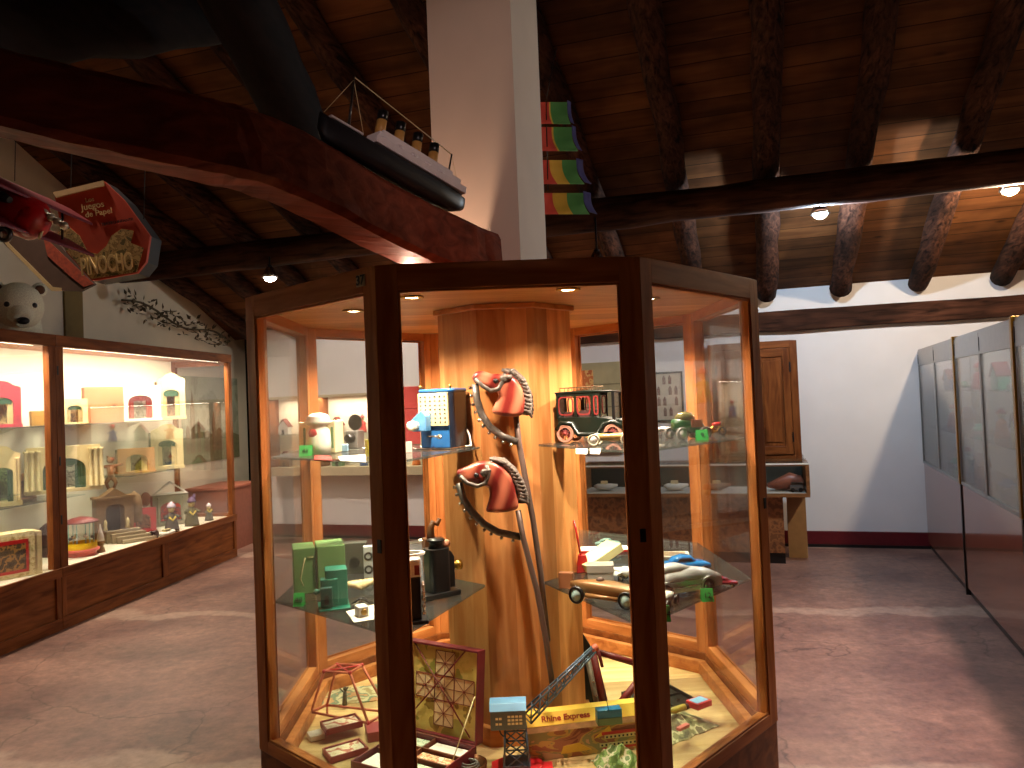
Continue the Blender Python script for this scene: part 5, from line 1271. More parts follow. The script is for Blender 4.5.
H = lpt(111, 457, .5).z-(.453+.62)
t.location = lpt(111, 490, .56); H = lpt(111, 456, .56).z - t.location.z; t.rotation_euler.z = face(t.location)
M_cv = mat('carved brown', (150, 100, 66), .6, var=.2)
o = MB(); o.tube([(-H*.05, 0, 0), (-H*.12, -.0, H*.22), (0, 0, H*.42), (0, 0, H*.7)], [H*.04, H*.05, H*.09, H*.1], 10).tube([(H*.06, 0, 0), (H*.14, 0, H*.2), (H*.02, 0, H*.42)], [H*.04, H*.05, H*.08], 10).tube([(-H*.34, 0, H*.72), (0, 0, H*.68), (H*.34, 0, H*.74)], [H*.035, H*.06, H*.035], 10); bd = o.build('body', M_cv, t)
o = MB(); o.ball((0, 0, H*.88), H*.1, 12).ball((-H*.06, 0, H*.98), H*.04, 8); o.build('head', M_cv, t)
# red stage panel, shield, pediment theatre, puppets
theatre((132, 156, 508, 545, .42), 'low red toy stage with pale window cut-outs', mat('stage red', (176, 30, 44), .6), None, (120, 90, 70), crest=False)
P = lpt(146, 507, .64); Hs = lpt(146, 492, .64).z-P.z
o = MB(); o.loft([(-.005, 0, Hs*.55, Hs*.5), (.012, 0, Hs*.45, Hs*.42)], 14, 2.2); o.M = Matrix.Identity(4)
t = root('wall_shield', Vector((P.x, P.y, P.z+Hs*.5)), LRZ-PI/2, 'rounded pink brown mask hanging on the cabinet back above the red stage', 'mask')
mk = o.build('mask_body', mat('mask brown pink', (170, 120, 96), .6), t)
theatre((155, 188, 481, 528, .38), 'grey temple theatre with white outlined pediment and red door', mat('grey green card', (140, 136, 112), .6), None, (160, 44, 36), None, crest=False, pediment=True, columns=1)
specs = [((164, 181, 501, 548, .12), 'puppet with purple and white headdress, first of the three in the row', (60, 50, 40), (196, 180, 200)),
         ((185, 200, 496, 536, .12), 'puppet holding up a dark fan, middle one of the three', (80, 76, 40), (90, 66, 100)),
         ((203, 216, 498, 531, .12), 'white capped puppet on a grey block, last of the three in the row', (76, 72, 60), (226, 210, 214))]
for i, (sp_, lab, dc, hc) in enumerate(specs):
    P, W, H = LC(*sp_); t = root('puppet', P, face(P), lab, 'puppet', 'seated puppets on the cabinet deck')
    puppet(t, H*(1 if i < 2 else .8), mat('puppet skin', (214, 190, 120), .6), mat('puppet cloth %d' % i, dc, .8, var=.3, scale=60), mat('puppet hat %d' % i, hc, .6, var=.3, scale=80))
    o = MB(); o.tube([(-H*.1, -H*.14, H*.5), (0, -H*.19, H*.38), (H*.1, -H*.14, H*.5)], H*.03, 8); o.build('scarf', mat('scarf yellow', (206, 180, 60), .7), t)
    if i == 1: o = MB(); o.tube([(H*.05, 0, H*.8), (H*.1, 0, H*1.08)], [H*.09, H*.03], 8, .4); o.build('fan', mat('puppet hat 1', hc), t)
P, W, H = LC(148, 160, 532, 545, .08); t = root('toy_cannon', P, LRZ, 'small black toy cannon in front of the red stage', 'toy cannon')
o = MB(); o.tube([(-.04, 0, .05), (.05, 0, .06)], [.02, .014], 10); o.build('barrel', M_black, t)
for s in (-1, 1):
    o = MB(); o.lathe([(.034, -.005), (.036, 0), (.034, .005)], 16, 'Y', (0, s*.03, .036)); o.build('wheel', M_black, t)
P, W, H = LC(158, 176, 537, 541, .05); t = root('toy_boat', P, LRZ, 'white shallow toy boat in front of the grey temple', 'toy boat')
o = MB(); o.loft([(-.13, .03, .005, .005), (-.1, .022, .03, .02), (0, .02, .04, .02), (.1, .022, .03, .02), (.13, .032, .005, .005)], 14, 2); o.build('hull', M_paper, t)
o = MB(); o.box(-.05, .04, -.02, .02, .035, .06); o.build('deckhouse', M_cream, t, bevel=.002)
# mural on the wall beyond the cabinet
WLN = .74
m_ = mottled('faded mural ground', [(150, 156, 134), (172, 176, 152), (164, 168, 142), (148, 150, 126)], 2.2, .8)
A_ = at_plane(184, 480, L0+LN*(WLN-.012), LN); B_ = at_plane(240, 480, L0+LN*(WLN-.012), LN); zt_ = at_plane(205, 377, L0+LN*(WLN-.012), LN).z; zb_ = at_plane(205, 462, L0+LN*(WLN-.012), LN).z
t = root('wall_mural', Vector((A_.x, A_.y, zb_)), LRZ, 'large faded green print of a town with church spires on the wall', 'wall print')
Wm, Hm = (B_-A_).length, zt_-zb_
o = MB(); o.box(0, Wm, 0, .01, 0, Hm); o.build('print_ground', m_, t)
o = MB(); o.prism([(0, 0), (Wm, 0), (Wm, Hm*.28), (Wm*.8, Hm*.34), (Wm*.6, Hm*.3), (Wm*.3, Hm*.36), (0, Hm*.3)], -.002, 0, 'Y'); o.build('print_hills', mat('mural hills', (120, 118, 84), .8, var=.2), t)
o = MB()
for (x, w_, h_, s_) in ((.16, .07, .62, .22), (.26, .05, .42, .1), (.52, .06, .45, .16), (.62, .12, .36, .03), (.4, .1, .34, .03), (.08, .06, .4, .04)):
    o.prism([(Wm*(x-w_/2), Hm*.12), (Wm*(x+w_/2), Hm*.12), (Wm*(x+w_/2), Hm*h_), (Wm*x, Hm*(h_+s_)), (Wm*(x-w_/2), Hm*h_)], -.004, -.0022, 'Y')
o.build('print_towers', mat('mural brown', (124, 104, 76), .8, var=.25), t)
P = at_plane(205, 545, L0+LN*.6, LN)
# low red-brown chest beyond the cabinet end, by the wall
cx0 = xe+.12
t = root('low_chest', L0+LD*(cx0+.05)+LN*.18, LRZ, 'low reddish brown chest between the cabinet end and the back wall', 'chest')
o = MB(); o.box(0, .75, 0, .5, .0, .72); o.build('chest_body', mat('red brown chest', (140, 84, 66), .6, var=.1), t, bevel=.004)
o = MB(); o.box(-.02, .77, -.02, .5, .72, .75); o.build('lid', mat('red brown lid', (156, 92, 72), .5), t, bevel=.004)

# ================================================================ right-hand wall cabinets
M_lamn = mat('glossy brown laminate', (132, 84, 66), .12, var=.15, scale=5, coat=.5)
M_alu = mat('grey aluminium', (150, 148, 146), .3, .7); M_gold = mat('gold anodised post', (160, 120, 40), .3, .8)
M_lin2 = mat('pale lining', (196, 192, 184), .7)
M_rglass = glass('reflective cabinet glass', refl=.8, dirt=.04)
def rpt(px, py, w): return at_plane(px, py, R0+RN*w, RN)
def rx(P): return (P-R0).dot(RD)
RH, RS, RDp = 1.955, .84, .45
def right_cabinet(x0, x1, lab, post=True):
    L_ = x1-x0; t = root('glass_cabinet', R0+RD*x0, RRZ, lab, 'glass cabinet', 'laminate based glass cabinets along one wall')
    # local: x along RD (towards the camera), y = away from the aisle
    sy = 1 if (Matrix.Rotation(RRZ, 3, 'Z') @ Vector((0, 1, 0))).dot(RN) > 0 else -1
    def bx(m, xa, xb_, ya, yb_, za_, zb__): m.box(xa, xb_, min(sy*ya, sy*yb_), max(sy*ya, sy*yb_), za_, zb__)
    o = MB(); bx(o, 0, L_, .02, RDp, 0, .06); o.build('plinth', M_black, t)
    o = MB(); bx(o, 0, L_, 0, RDp, .06, RS); o.build('base', M_lamn, t, bevel=.002)
    o = MB(); bx(o, 0, L_, 0, RDp, RH-.02, RH); o.build('top_board', M_alu, t)
    o = MB(); bx(o, 0, L_, RDp-.015, RDp, RS, RH-.02); o.build('back_panel', M_lin2, t)
    for k_ in range(2):
        a, b_ = L_*k_/2, L_*(k_+1)/2
        o = MB(); bx(o, a+.004, b_-.004, -.006, .012, RH-.16, RH-.02); bx(o, a+.004, b_-.004, -.006, .012, RS, RS+.022); bx(o, a+.004, a+.024, -.006, .012, RS, RH-.16); bx(o, b_-.024, b_-.004, -.006, .012, RS, RH-.16)
        dr = o.build('sliding_door', M_alu, t, bevel=.001)
        o = MB(); bx(o, a+.02, b_-.02, 0, .005, RS+.015, RH-.155); o.build('glass_pane', M_rglass, dr)
        o = MB(); bx(o, a+.006, a+.02, -.009, -.005, RH-.14, RH-.05); o.build('finger_grip', M_black, dr)
    if post:
        o = MB(); bx(o, L_-.0, L_+.045, -.016, .03, RS, RH+.01); o.build('corner_post', M_gold, t, bevel=.003)
        o = MB(); bx(o, L_, L_+.03, -.008, .03, 0, RS); o.build('joint_strip', M_black, t)
    light('AREA', 'cabinet_fill', (L_/2, sy*.2, RH-.03), 7, (1, .95, .88), t, size=(L_-.1, .1), rot=(0, 0, 0))  # added fill so the toys show behind the glass, no fitting here
    for z in (1.2, 1.55):
        o = MB(); bx(o, .03, L_-.03, .05, RDp-.02, z-.006, z); o.build('glass_shelf', M_gshelf, t)
    return t
x1_ = rx(rpt(959, 450, 0)); x2_ = rx(rpt(1019, 450, 0))
right_cabinet(0, x1_, 'glass cabinet with laminate base next to the white back wall')
right_cabinet(x1_+.05, x2_, 'middle glass cabinet with laminate base, between two gold posts')
right_cabinet(x2_+.05, x2_+1.9, 'nearest glass cabinet with laminate base, cut by the picture edge', post=False)
rd = random.Random(11)
def small_toy(P, rz, kind, c, lab):
    m = mat('toy %d %d %d' % c, c, .4)
    if kind == 0: return streamliner(P, rz, .2, lab, 'toy car', m, group='toys behind the reflecting glass')
    t = root('doll' if kind == 1 else 'tin_toy', P, rz, lab, 'doll' if kind == 1 else 'tin toy', 'toys behind the reflecting glass')
    if kind == 1: puppet(t, .22, M_cream, m, M_red)
    else:
        o = MB(); o.prism([(-.07, 0), (.07, 0), (.07, .1), (0, .17), (-.07, .1)], -.04, .04, 'Y'); o.build('body', m, t, bevel=.004)
        o = MB(); o.box(-.018, .018, -.044, -.038, 0, .06); o.build('door', M_black, t)
        o = MB(); o.prism([(-.08, .09), (0, .185), (.08, .09), (.08, .1), (0, .197), (-.08, .1)], -.05, .05, 'Y'); o.build('roof', M_dred, t)
    return t
cols = [(60, 190, 150), (220, 200, 70), (190, 40, 40), (230, 226, 216), (50, 90, 150), (120, 90, 60), (210, 120, 60), (90, 130, 90)]
cn = ['mint', 'yellow', 'red', 'white', 'blue', 'brown', 'orange', 'green']; kn = ['toy car', 'doll', 'tin house']
zn = ['cabinet floor', 'lower glass shelf', 'upper glass shelf']; un = ['far', 'middle', 'nearest']
n_ = 0
for ui, (a, b_) in enumerate(((0, x1_), (x1_+.05, x2_), (x2_+.05, x2_+1.9))):
    for zi, z in enumerate((RS+.001, 1.201, 1.551)):
        for k_ in range(3 if ui < 2 else 2):
            x = a+(b_-a)*(.18+.3*k_)+rd.uniform(-.04, .04); c = (n_*3+ui+zi) % 8; kd = (n_+zi) % 3
            P = R0+RD*x+RN*.22; P.z = z
            small_toy(P, RRZ+PI+rd.uniform(-.3, .3), kd, cols[c], '%s %s on the %s, %s glass cabinet, %s' % (cn[c], kn[kd], zn[zi], un[ui], ['back end', 'middle', 'front end'][k_]))
            n_ += 1

# ================================================================ things on and by the back wall
def broot(name, u, v, z, lab, cat, group=None): return root(name, uv(u, v, z), RZ, lab, cat, group)
# shuttered wall cupboard
t = broot('wall_cupboard', -.5, VB, .88, 'reddish wooden double shuttered cupboard on the white back wall', 'wall cupboard')
W, H = .88, 1.235
o = MB(); o.mt(0).box(0, .07, -.12, -.001, 0, H).box(W-.07, W, -.12, -.001, 0, H).mt(1).box(.07, W-.07, -.12, -.001, 0, .07).box(.07, W-.07, -.12, -.001, H-.07, H).box(.07, W-.07, -.03, -.001, .07, H-.07); o.build('outer_frame', [M_dwood, M_dwoodx], t, bevel=.004)
for k_ in range(2):
    a = .075+k_*(W/2-.073); b_ = a+W/2-.078
    o = MB(); o.mt(0).box(a, a+.07, -.135, -.1, .075, H-.075).box(b_-.07, b_, -.135, -.1, .075, H-.075).mt(1).box(a+.07, b_-.07, -.135, -.1, .075, .16).box(a+.07, b_-.07, -.135, -.1, H-.16, H-.075)
    dr = o.build('shutter', [M_dwood, M_dwoodx], t, bevel=.004)
    o = MB(); o.box(a+.07, b_-.07, -.118, -.104, .16, H-.16).box(a+.10, b_-.10, -.128, -.118, .2, H-.2); o.build('raised_panel', M_dwood, dr, bevel=.004)
    o = MB()
    for z in (.2, H-.32): o.box(b_-.006 if k_ else a-.006, b_+.008 if k_ else a+.008, -.142, -.132, z, z+.1)
    o.build('hinges', M_black, dr)
# second pale panel cupboard
t = broot('notice_board', -2.05, VB, 1.0, 'olive beige board with an orange picture behind the case column', 'board')
o = MB(); o.box(0, .6, -.05, -.001, 0, 1.0); o.build('board_panel', mat('olive beige board', (176, 164, 126), .6, var=.1, scale=8), t, bevel=.003)
o = MB()
for z in (.25, .5, .75): o.box(.0, .6, -.056, -.05, z, z+.012)
o.build('ledges', mat('dull olive', (130, 122, 90), .6), t)
o = MB(); o.box(.06, .3, -.062, -.051, .55, .92); o.build('picture', mottled('orange picture', [(206, 110, 50), (230, 180, 110), (190, 90, 40), (226, 200, 150)], 10), t)
# framed print
t = broot('framed_print', -1.42, VB, 1.32, 'black framed print of small figures in rows on the white wall', 'framed print')
W, H = .64, .54
o = MB(); o.ring([(0, 0), (W, 0), (W, H), (0, H)], [(.02, .02), (W-.02, .02), (W-.02, H-.02), (.02, H-.02)], -.025, -.001, 'Y'); o.build('frame', M_black, t, bevel=.002)
o = MB(); o.box(.015, W-.015, -.012, -.004, .015, H-.015); pr = o.build('print', mat('aged print paper', (206, 192, 172), .6), t)
o = MB()
for r_ in range(4):
    for c_ in range(9):
        x = .05+c_*.062; z = .06+r_*.115
        if (c_+r_) % 3 != 2: o.box(x, x+.034, -.014, -.0122, z, z+.075).lathe([(0, -.014), (.011, -.0138), (.011, -.0122)], 8, 'Y', (x+.017, 0, z+.085))
o.build('printed_figures', mottled('figure print', [(110, 80, 70), (150, 110, 96), (90, 70, 66), (130, 60, 50)], 60), pr)
# long table case on a chipboard pedestal
M_osb = mottled('marbled chipboard', [(120, 74, 44), (150, 98, 60), (136, 86, 52), (104, 62, 38)], 14, .4)
t = broot('table_case', -1.77, 7.49, 0, 'low glass table case on a marbled brown pedestal by the back wall', 'display case')
o = MB(); o.box(0, 1.93, .02, .55, 0, .1); o.build('plinth', M_black, t)
o = MB(); o.box(0, 1.93, 0, .55, .1, .625); o.build('pedestal', M_osb, t, bevel=.003)
M_cw = wood('case brown wood', (110, 72, 44), (150, 104, 66), 'X', knots=.2)
o = MB(); o.box(0, 2.165, -.09, .5, .627, .66).box(2.135, 2.165, -.09, .5, .66, .93).box(0, 2.165, .48, .5, .66, .93).box(0, .03, -.09, .5, .66, .93).box(.0, 2.165, -.09, -.07, .912, .93); o.build('case_body', M_cw, t, bevel=.002)
o = MB(); o.box(.03, 2.135, -.07, .48, .66, .664); o.build('lining', mat('grey white lining', (190, 186, 176), .7), t)
o = MB(); o.box(.03, 2.135, .46, .478, .664, .91); o.build('dark_back', mat('dark olive lining', (44, 44, 36), .6), t)
o = MB(); o.box(.03, 2.135, -.085, -.079, .66, .912).box(.0, 2.165, -.09, .5, .931, .937); o.build('glass_pane', M_glass, t)
o = MB(); o.box(0, 2.165, -.094, -.088, .925, .94); o.build('edge_strip', M_paper, t)
o = MB(); o.box(1.97, 2.14, .3, .34, .0, .627); o.build('support_board', mat('tan board', (186, 150, 104), .6), t)
o = MB(); o.ring([(1.7, .0), (2.13, .0), (2.13, .34), (1.7, .34)], [(1.706, .006), (2.124, .006), (2.124, .334), (1.706, .334)], .938, 1.0, 'Z'); o.build('upper_glass_box', M_glass, t)
def tc(x, y, z=.665): return uv(-1.77, 7.49, 0)+U*x+V*y+Vector((0, 0, z))
tt = root('toy_boat', tc(2.0, .12), RZ, 'brown leather boot shaped toy boat inside the table case', 'toy boat')
o = MB(); o.loft([(-.2, .05, .02, .02), (-.12, .06, .06, .05), (.0, .09, .07, .08), (.1, .08, .06, .06), (.13, .06, .03, .03)], 16, 2.3); o.build('hull', mat('old leather', (130, 74, 54), .45, var=.2), tt)
tt = root('toy_engine', tc(2.06, .02), RZ, 'small grey toy engine inside the end of the table case', 'toy engine')
o = MB(); o.box(-.06, .05, -.03, .03, .02, .06).lathe([(.02, -.05), (.02, .05)], 12, 'X', (0, 0, .07)); o.build('engine_body', M_grey, tt, bevel=.002)
for x in (-.04, .03):
    o = MB(); o.lathe([(.02, -.034), (.02, .034)], 14, 'Y', (x, 0, .02)); o.build('wheel', M_black, tt)
for k_, (x, c, lab) in enumerate(((.25, (196, 190, 176), 'white model boat lying in the table case behind the column'), (.62, (150, 146, 130), 'grey model boat lying in the middle of the table case'), (.95, (220, 214, 200), 'ivory model boat lying in the table case'), (1.35, (120, 90, 70), 'brown model boat lying in the table case'))):
    tt = root('toy_boat', tc(x, .12), RZ+.2, lab, 'toy boat')
    o = MB(); o.loft([(-.12, .05, .01, .01), (-.08, .04, .035, .035), (.03, .04, .04, .035), (.12, .055, .005, .012)], 12, 2.2); o.build('hull', mat('boat %d' % k_, c, .5), tt)
    o = MB(); o.box(-.05, .02, -.02, .02, .07, .10); o.build('deckhouse', M_cream, tt, bevel=.002)
# showcase standing in for the reflection in the octagon's left panes
t = broot('showcase_stand_in', -5.9, 8.05, .80, 'long cream backed showcase standing in for a reflection in the octagonal case panes', 'showcase')
W, H = 2.35, .98
o = MB(); o.box(0, W, .3, .319, 0, H); o.build('back_panel', M_lwhite, t)
o = MB(); o.mt(1).box(0, W, 0, .3, 0, .10).box(0, W, 0, .3, H-.03, H).mt(0).box(0, .03, 0, .3, .1, H-.03).box(W-.03, W, 0, .3, .1, H-.03).box(W*.3, W*.3+.05, 0, .3, .1, H-.03); o.build('case_frame', [M_dwood, mat('beige ledge', (190, 172, 140), .6)], t, bevel=.003)
o = MB(); o.box(.03, W-.03, .03, .3, .5, .508); o.build('glass_shelf', M_gshelf, t)
light('AREA', 'showcase_fill', (W/2, .12, H-.04), 26, (1, .86, .66), t, size=(W-.2, .08), rot=(0, 0, 0))  # added fill light brightening the stand-in showcase
kk = 0
for z in (.101, .509):
    for x in (.2, .5, .95, 1.3, 1.65, 2.0):
        P = uv(-5.9, 8.05, .8)+U*x+V*.17+Vector((0, 0, z)); kk += 1
        c = cols[(kk*5) % 8]; kd = 1+kk % 2
        tt = small_toy(P, RZ, kd, c, '%s %s on the %s of the stand-in showcase' % (cn[(kk*5) % 8], kn[kd], 'shelf' if z > .4 else 'floor') + ', %s from the aisle end' % ['first', 'second', 'third', 'fourth', 'fifth', 'last'][(kk-1) % 6])
        tt['group'] = 'toys in the stand-in showcase'

# ================================================================ above the cabinets
# bear head
P = at_plane(20, 336, L0+LN*.25, LN); P.z = 2.262
t = root('toy_bear', P, math.radians(38), 'white furry bear head with black nose standing on the near wall cabinet', 'toy bear')
R_ = .17
M_fur = mat('white fur', (240, 230, 204), .95, var=.25, scale=160, bump=.8)
o = MB(); o.ball((0, .02, .23), R_, 20, (1, 1, 1.1)).tube([(0, 0, .2), (0, -.1, .15), (0, -.2, .10)], [.12, .09, .055], 16).tube([(0, .08, .2), (0, .12, .1), (0, .12, 0)], [.14, .16, .17], 16); hd = o.build('head', M_fur, t)
o = MB(); o.ball((0, -.245, .09), .036, 12, (1.2, .8, .8)); o.build('nose', M_black, hd)
for s in (-1, 1):
    o = MB(); o.ball((s*.085, -.11, .225), .024, 12); o.build('eye', M_black, hd)
    o = MB(); o.ball((s*.14, .03, .37), .055, 12, (1, .5, 1)); ear = o.build('ear', M_fur, hd)
    o = MB(); o.ball((s*.14, .005, .365), .036, 12, (1, .3, 1)); o.build('inner_ear', mat('brown felt', (90, 60, 40), .9), ear)
# wooden batten on the wall
P = at_plane(73, 335, L0+LN*.735, LN); zt_ = at_plane(71, 285, L0+LN*.735, LN).z
o = MB(); o.box(-.12, .12, -.02, .0, 0, 1.2); ob = o.build('wall_batten', mat('olive wood', (120, 100, 56), .7), loc=(P.x, P.y, 2.2), rz=LRZ)
tag(ob, 'upright olive brown batten on the wall above the aisle cabinets', 'wall batten')
# leafy garland above the far cabinet
a = at_plane(122, 300, L0+LN*.62, LN); b_ = at_plane(226, 340, L0+LN*.62, LN)
t = root('leaf_garland', a, 0, 'dry leafy branch garland on the wall above the far cabinet', 'garland')
M_lf = mat('dry leaves', (84, 72, 50), .8, var=.3, scale=20); d_ = b_-a; rd = random.Random(5)
o = MB(); pts_ = [d_*s+Vector((0, 0, .05*math.sin(s*9))) for s in [i/14 for i in range(15)]]; o.tube(pts_, .012, 6); o.build('branch', M_lf, t)
o = MB()
for i in range(150):
    s = rd.random(); p = d_*s+Vector((rd.uniform(-.03, .06), rd.uniform(-.05, .05), rd.uniform(-.16, .12)*(1.1-abs(s-.5)))); q_ = Matrix.Rotation(rd.uniform(0, 6.28), 4, (rd.random(), rd.random(), rd.random()))
    o.M = Matrix.Translation(p) @ q_; l_ = rd.uniform(.05, .1); o.add([(0, 0, 0), (l_*.4, l_*.22, .004), (l_, 0, 0), (l_*.4, -l_*.22, .004), (l_*.4, 0, -.006)], [(0, 1, 4), (1, 2, 4), (2, 3, 4), (3, 0, 4), (0, 3, 2, 1)])
o.build('leaves', M_lf, t)['kind'] = 'stuff'
# hanging theatre box with fret-cut front
Dh = 4.2
O = at(100, 285, Dh)
t = root('hanging_theatre', O, 0, 'large orange red cardboard theatre box hanging under the roof', 'theatre box')
def hq(px, py, y=0, D=None): v = at(px, py, Dh)-O; return Vector((v.x, y, v.z))
outl = [(54, 193), (104, 181), (124, 200), (150, 236), (146, 262), (137, 273), (92, 281), (66, 252)]
M_or = mat('orange red print', (176, 62, 34), .6, var=.15, scale=6)
pl_ = [hq(*p) for p in outl]
o = MB(); o.prism([(p.x, p.z) for p in pl_], 0, .02, 'Y'); fp = o.build('front_panel', M_or, t)
o = MB(); o.ring([(p.x, p.z) for p in pl_], [(p.x*.985+.002, p.z*.97+.003) for p in pl_], .02, .14, 'Y'); o.build('box_sides', mat('dark teal box', (24, 30, 34), .6), t)
o = MB(); vv = [hq(54, 193), hq(104, 181), hq(105, 186), hq(57, 198)]; o.prism([(p.x, p.z) for p in vv], -.012, .0, 'Y'); o.build('cream_band', M_cream, fp)
sc_pts = [(58, 232), (68, 226), (80, 236), (88, 252), (98, 254), (107, 246), (112, 236), (122, 229), (134, 231), (131, 243), (144, 248), (137, 272), (92, 279), (66, 250)]
M_sc = mottled('scene print cream', [(96, 90, 50), (170, 150, 96), (140, 120, 70), (190, 170, 110)], 26)
o = MB(); vv = [hq(*p) for p in sc_pts]; o.prism([(p.x, p.z) for p in vv], -.006, -.001, 'Y'); o.build('scene_print', M_sc, fp)
M_let = mat('cream lettering', (214, 196, 140), .6)
c_ = hq(108, 265)
text('title_lettering', 'PINOCHO', .135, M_let, fp, (c_.x, -.012, c_.z), (PI/2, math.radians(-5), 0), bold=True, sx=.47, extrude=.004)
for s_, (px, py, sz, m__) in (('Los', (90, 200, .035, M_let)), ('Juegos', (93, 206, .05, M_let)), ('de Papel', (99, 213, .045, M_let)), ('TEATRO INFANTIL', (118, 222, .022, mat('dark print', (60, 20, 12), .6)))):
    c_ = hq(px, py); text('small_lettering', s_, sz, m__, fp, (c_.x, -.004, c_.z), (PI/2, math.radians(-8), 0), extrude=.002)
o = MB(); o.tube([hq(60, 190, .1), hq(62, 120, .1)], .003, 5).tube([hq(135, 215, .1), hq(137, 130, .1)], .003, 5); o.build('hanging_wire', M_black, t)
# grey wing board with pale edging
Dg = 4.5; O = at(50, 290, Dg)
def gq(px, py): v = at(px, py, Dg)-O; return (v.x, v.z)
t = root('hanging_scenery_board', O, 0, 'dull grey brown scenery board hanging beside the orange theatre box', 'scenery board')
o = MB(); o.prism([gq(-40, 170), gq(48, 232), gq(94, 284), gq(80, 291), gq(52, 290), gq(6, 246), gq(-40, 190)], 0, .03, 'Y'); bd = o.build('board_panel', mat('grey brown board', (74, 58, 46), .7, var=.12), t)
o = MB(); o.prism([gq(-2, 232), gq(8, 247), gq(52, 291), gq(62, 291), gq(62, 288), gq(53, 287), gq(10, 244), gq(0, 229)], -.006, -.001, 'Y'); o.build('pale_edging', mat('pale edging', (176, 160, 116), .6), bd)
o = MB(); o.prism([gq(44, 238), gq(50, 242), gq(94, 284), gq(84, 287), gq(70, 276), gq(48, 256)], -.006, -.001, 'Y'); o.build('red_fringe', mat('rust fringe', (140, 60, 36), .8, var=.3, scale=60), bd)
# red biplane
Dp = 3.6; O = at(20, 215, Dp); OX = -9
t = root('toy_biplane', O, 0, 'bright red toy biplane hanging under the roof with rubber wheels', 'toy aeroplane')
def bq(px, py, y=0): v = at(px+OX, py, Dp)-O; return Vector((v.x, y, v.z))
M_rp = mat('scarlet enamel', (150, 12, 16), .35); M_rw = mat('maroon wing', (96, 10, 24), .5)
o = MB(); o.tube([bq(-70, 175), bq(-30, 190), bq(6, 207), bq(28, 214), bq(44, 221), bq(50, 224)], [.03, .07, .1, .105, .1, .07], 18); o.build('fuselage', M_rp, t)
o = MB(); o.ball(bq(43, 221, -.02), .085, 16, (1, 1, 1)); o.build('cowling', M_rp, t)
dirn = (bq(48, 224)-bq(0, 203)).normalized()
def wing(name, a, b_, w_, y0, y1):
    o = MB(); n = Vector((0, 0, 1)); A1 = a; B1 = b_
    dv = (B1-A1).normalized(); vv = []
    for y in (y0, y1):
        for q_ in (A1, A1.lerp(B1, .5)+Vector((0, 0, .01)), B1):
            vv += [Vector((q_.x, y, q_.z+.008)), Vector((q_.x, y, q_.z-.008))]
    o.add(vv, [(0, 2, 3, 1), (2, 4, 5, 3), (6, 7, 9, 8), (8, 9, 11, 10), (0, 6, 8, 2), (2, 8, 10, 4), (1, 3, 9, 7), (3, 5, 11, 9), (0, 1, 7, 6), (4, 10, 11, 5)]); return o.build(name, M_rw, t, bevel=.004)
wing('upper_wing', bq(-6, 172), bq(44, 200), .2, -.28, .5)
wing('lower_wing', bq(-10, 206), bq(46, 236), .2, -.3, .5)
o = MB()
for (a, b_) in (((10, 182), (12, 212)), ((34, 194), (34, 226))):
    for y in (-.24, .3): o.tube([bq(*a, y), bq(*b_, y)], .006, 6)
o.build('wing_struts', M_black, t)
o = MB(); o.tube([bq(20, 222), bq(10, 233, -.1)], .006, 6).tube([bq(28, 224), bq(30, 239, -.1)], .006, 6).tube([bq(10, 233, -.1), bq(30, 239, -.1)], .008, 6); o.build('undercarriage', M_cream, t)
for (px, py) in ((8, 232), (30, 240)):
    c = bq(px, py, -.12); o = MB(); o.mt(0).lathe([(.022, -.012), (.034, -.014), (.038, 0), (.034, .014), (.022, .012), (.022, -.012)], 20, 'Y', c, cap=False).mt(1).lathe([(0, -.012), (.023, -.01), (.023, .01), (0, .012)], 16, 'Y', c); o.build('wheel', [M_black, M_chrome], t)
o = MB(); c = bq(27, 203, -.11); o.tube([c+Vector((-.05, 0, .02)), c, c+Vector((.04, -.01, -.02))], [.02, .026, .016], 8); o.build('pilot', M_black, t)
o = MB(); c = bq(53, 226)
for k_ in range(2): a = .9+k_*PI; o.tube([c, c+Vector((.01, math.cos(a)*.09, math.sin(a)*.09))], [.012, .008], 6, .6)
o.ball(c, .018, 10); o.build('propeller', M_cream, t)
o = MB()
for k_ in range(4): o.ball(bq(56+k_*6.5, 214+k_*4.2, -.02), .02, 10)
rg = o.build('pearl_exhausts', mat('pearl tin', (190, 180, 160), .3, .5), t)
o = MB(); o.tube([bq(50, 222), bq(56, 213), bq(78, 228)], .006, 6); o.build('exhaust_rail', M_black, t)
o = MB(); o.tube([bq(10, 175, .1), bq(12, 60, .1)], .002, 5); o.build('hanging_wire', M_black, t)
# ocean liner on the hewn beam
Ds0, Ds1 = 2.30, 2.78
def beam_top(px):
    best = None
    for i in range(len(BEAM)-1):
        for s in (0, .25, .5, .75):
            p = BEAM[i].lerp(BEAM[i+1], s); d = p-EYE; 
            cam = CAMR.transposed() @ d; x = 512+F*cam.x/(-cam.z)
            if best is None or abs(x-px) < best[0]: best = (abs(x-px), p)
    return best[1].copy()
A_, B_ = beam_top(322), beam_top(466)
dv = B_-A_; Ls = dv.length
t = root('model_ship', A_.lerp(B_, .5)+Vector((-.02, .03, .006)), 0, 'model ocean liner with black hull, white decks and four buff funnels on the hewn beam', 'model ship')
t.rotation_euler = dv.to_track_quat('X', 'Z').to_euler(); t.scale = (1, 1.15, 1.3)
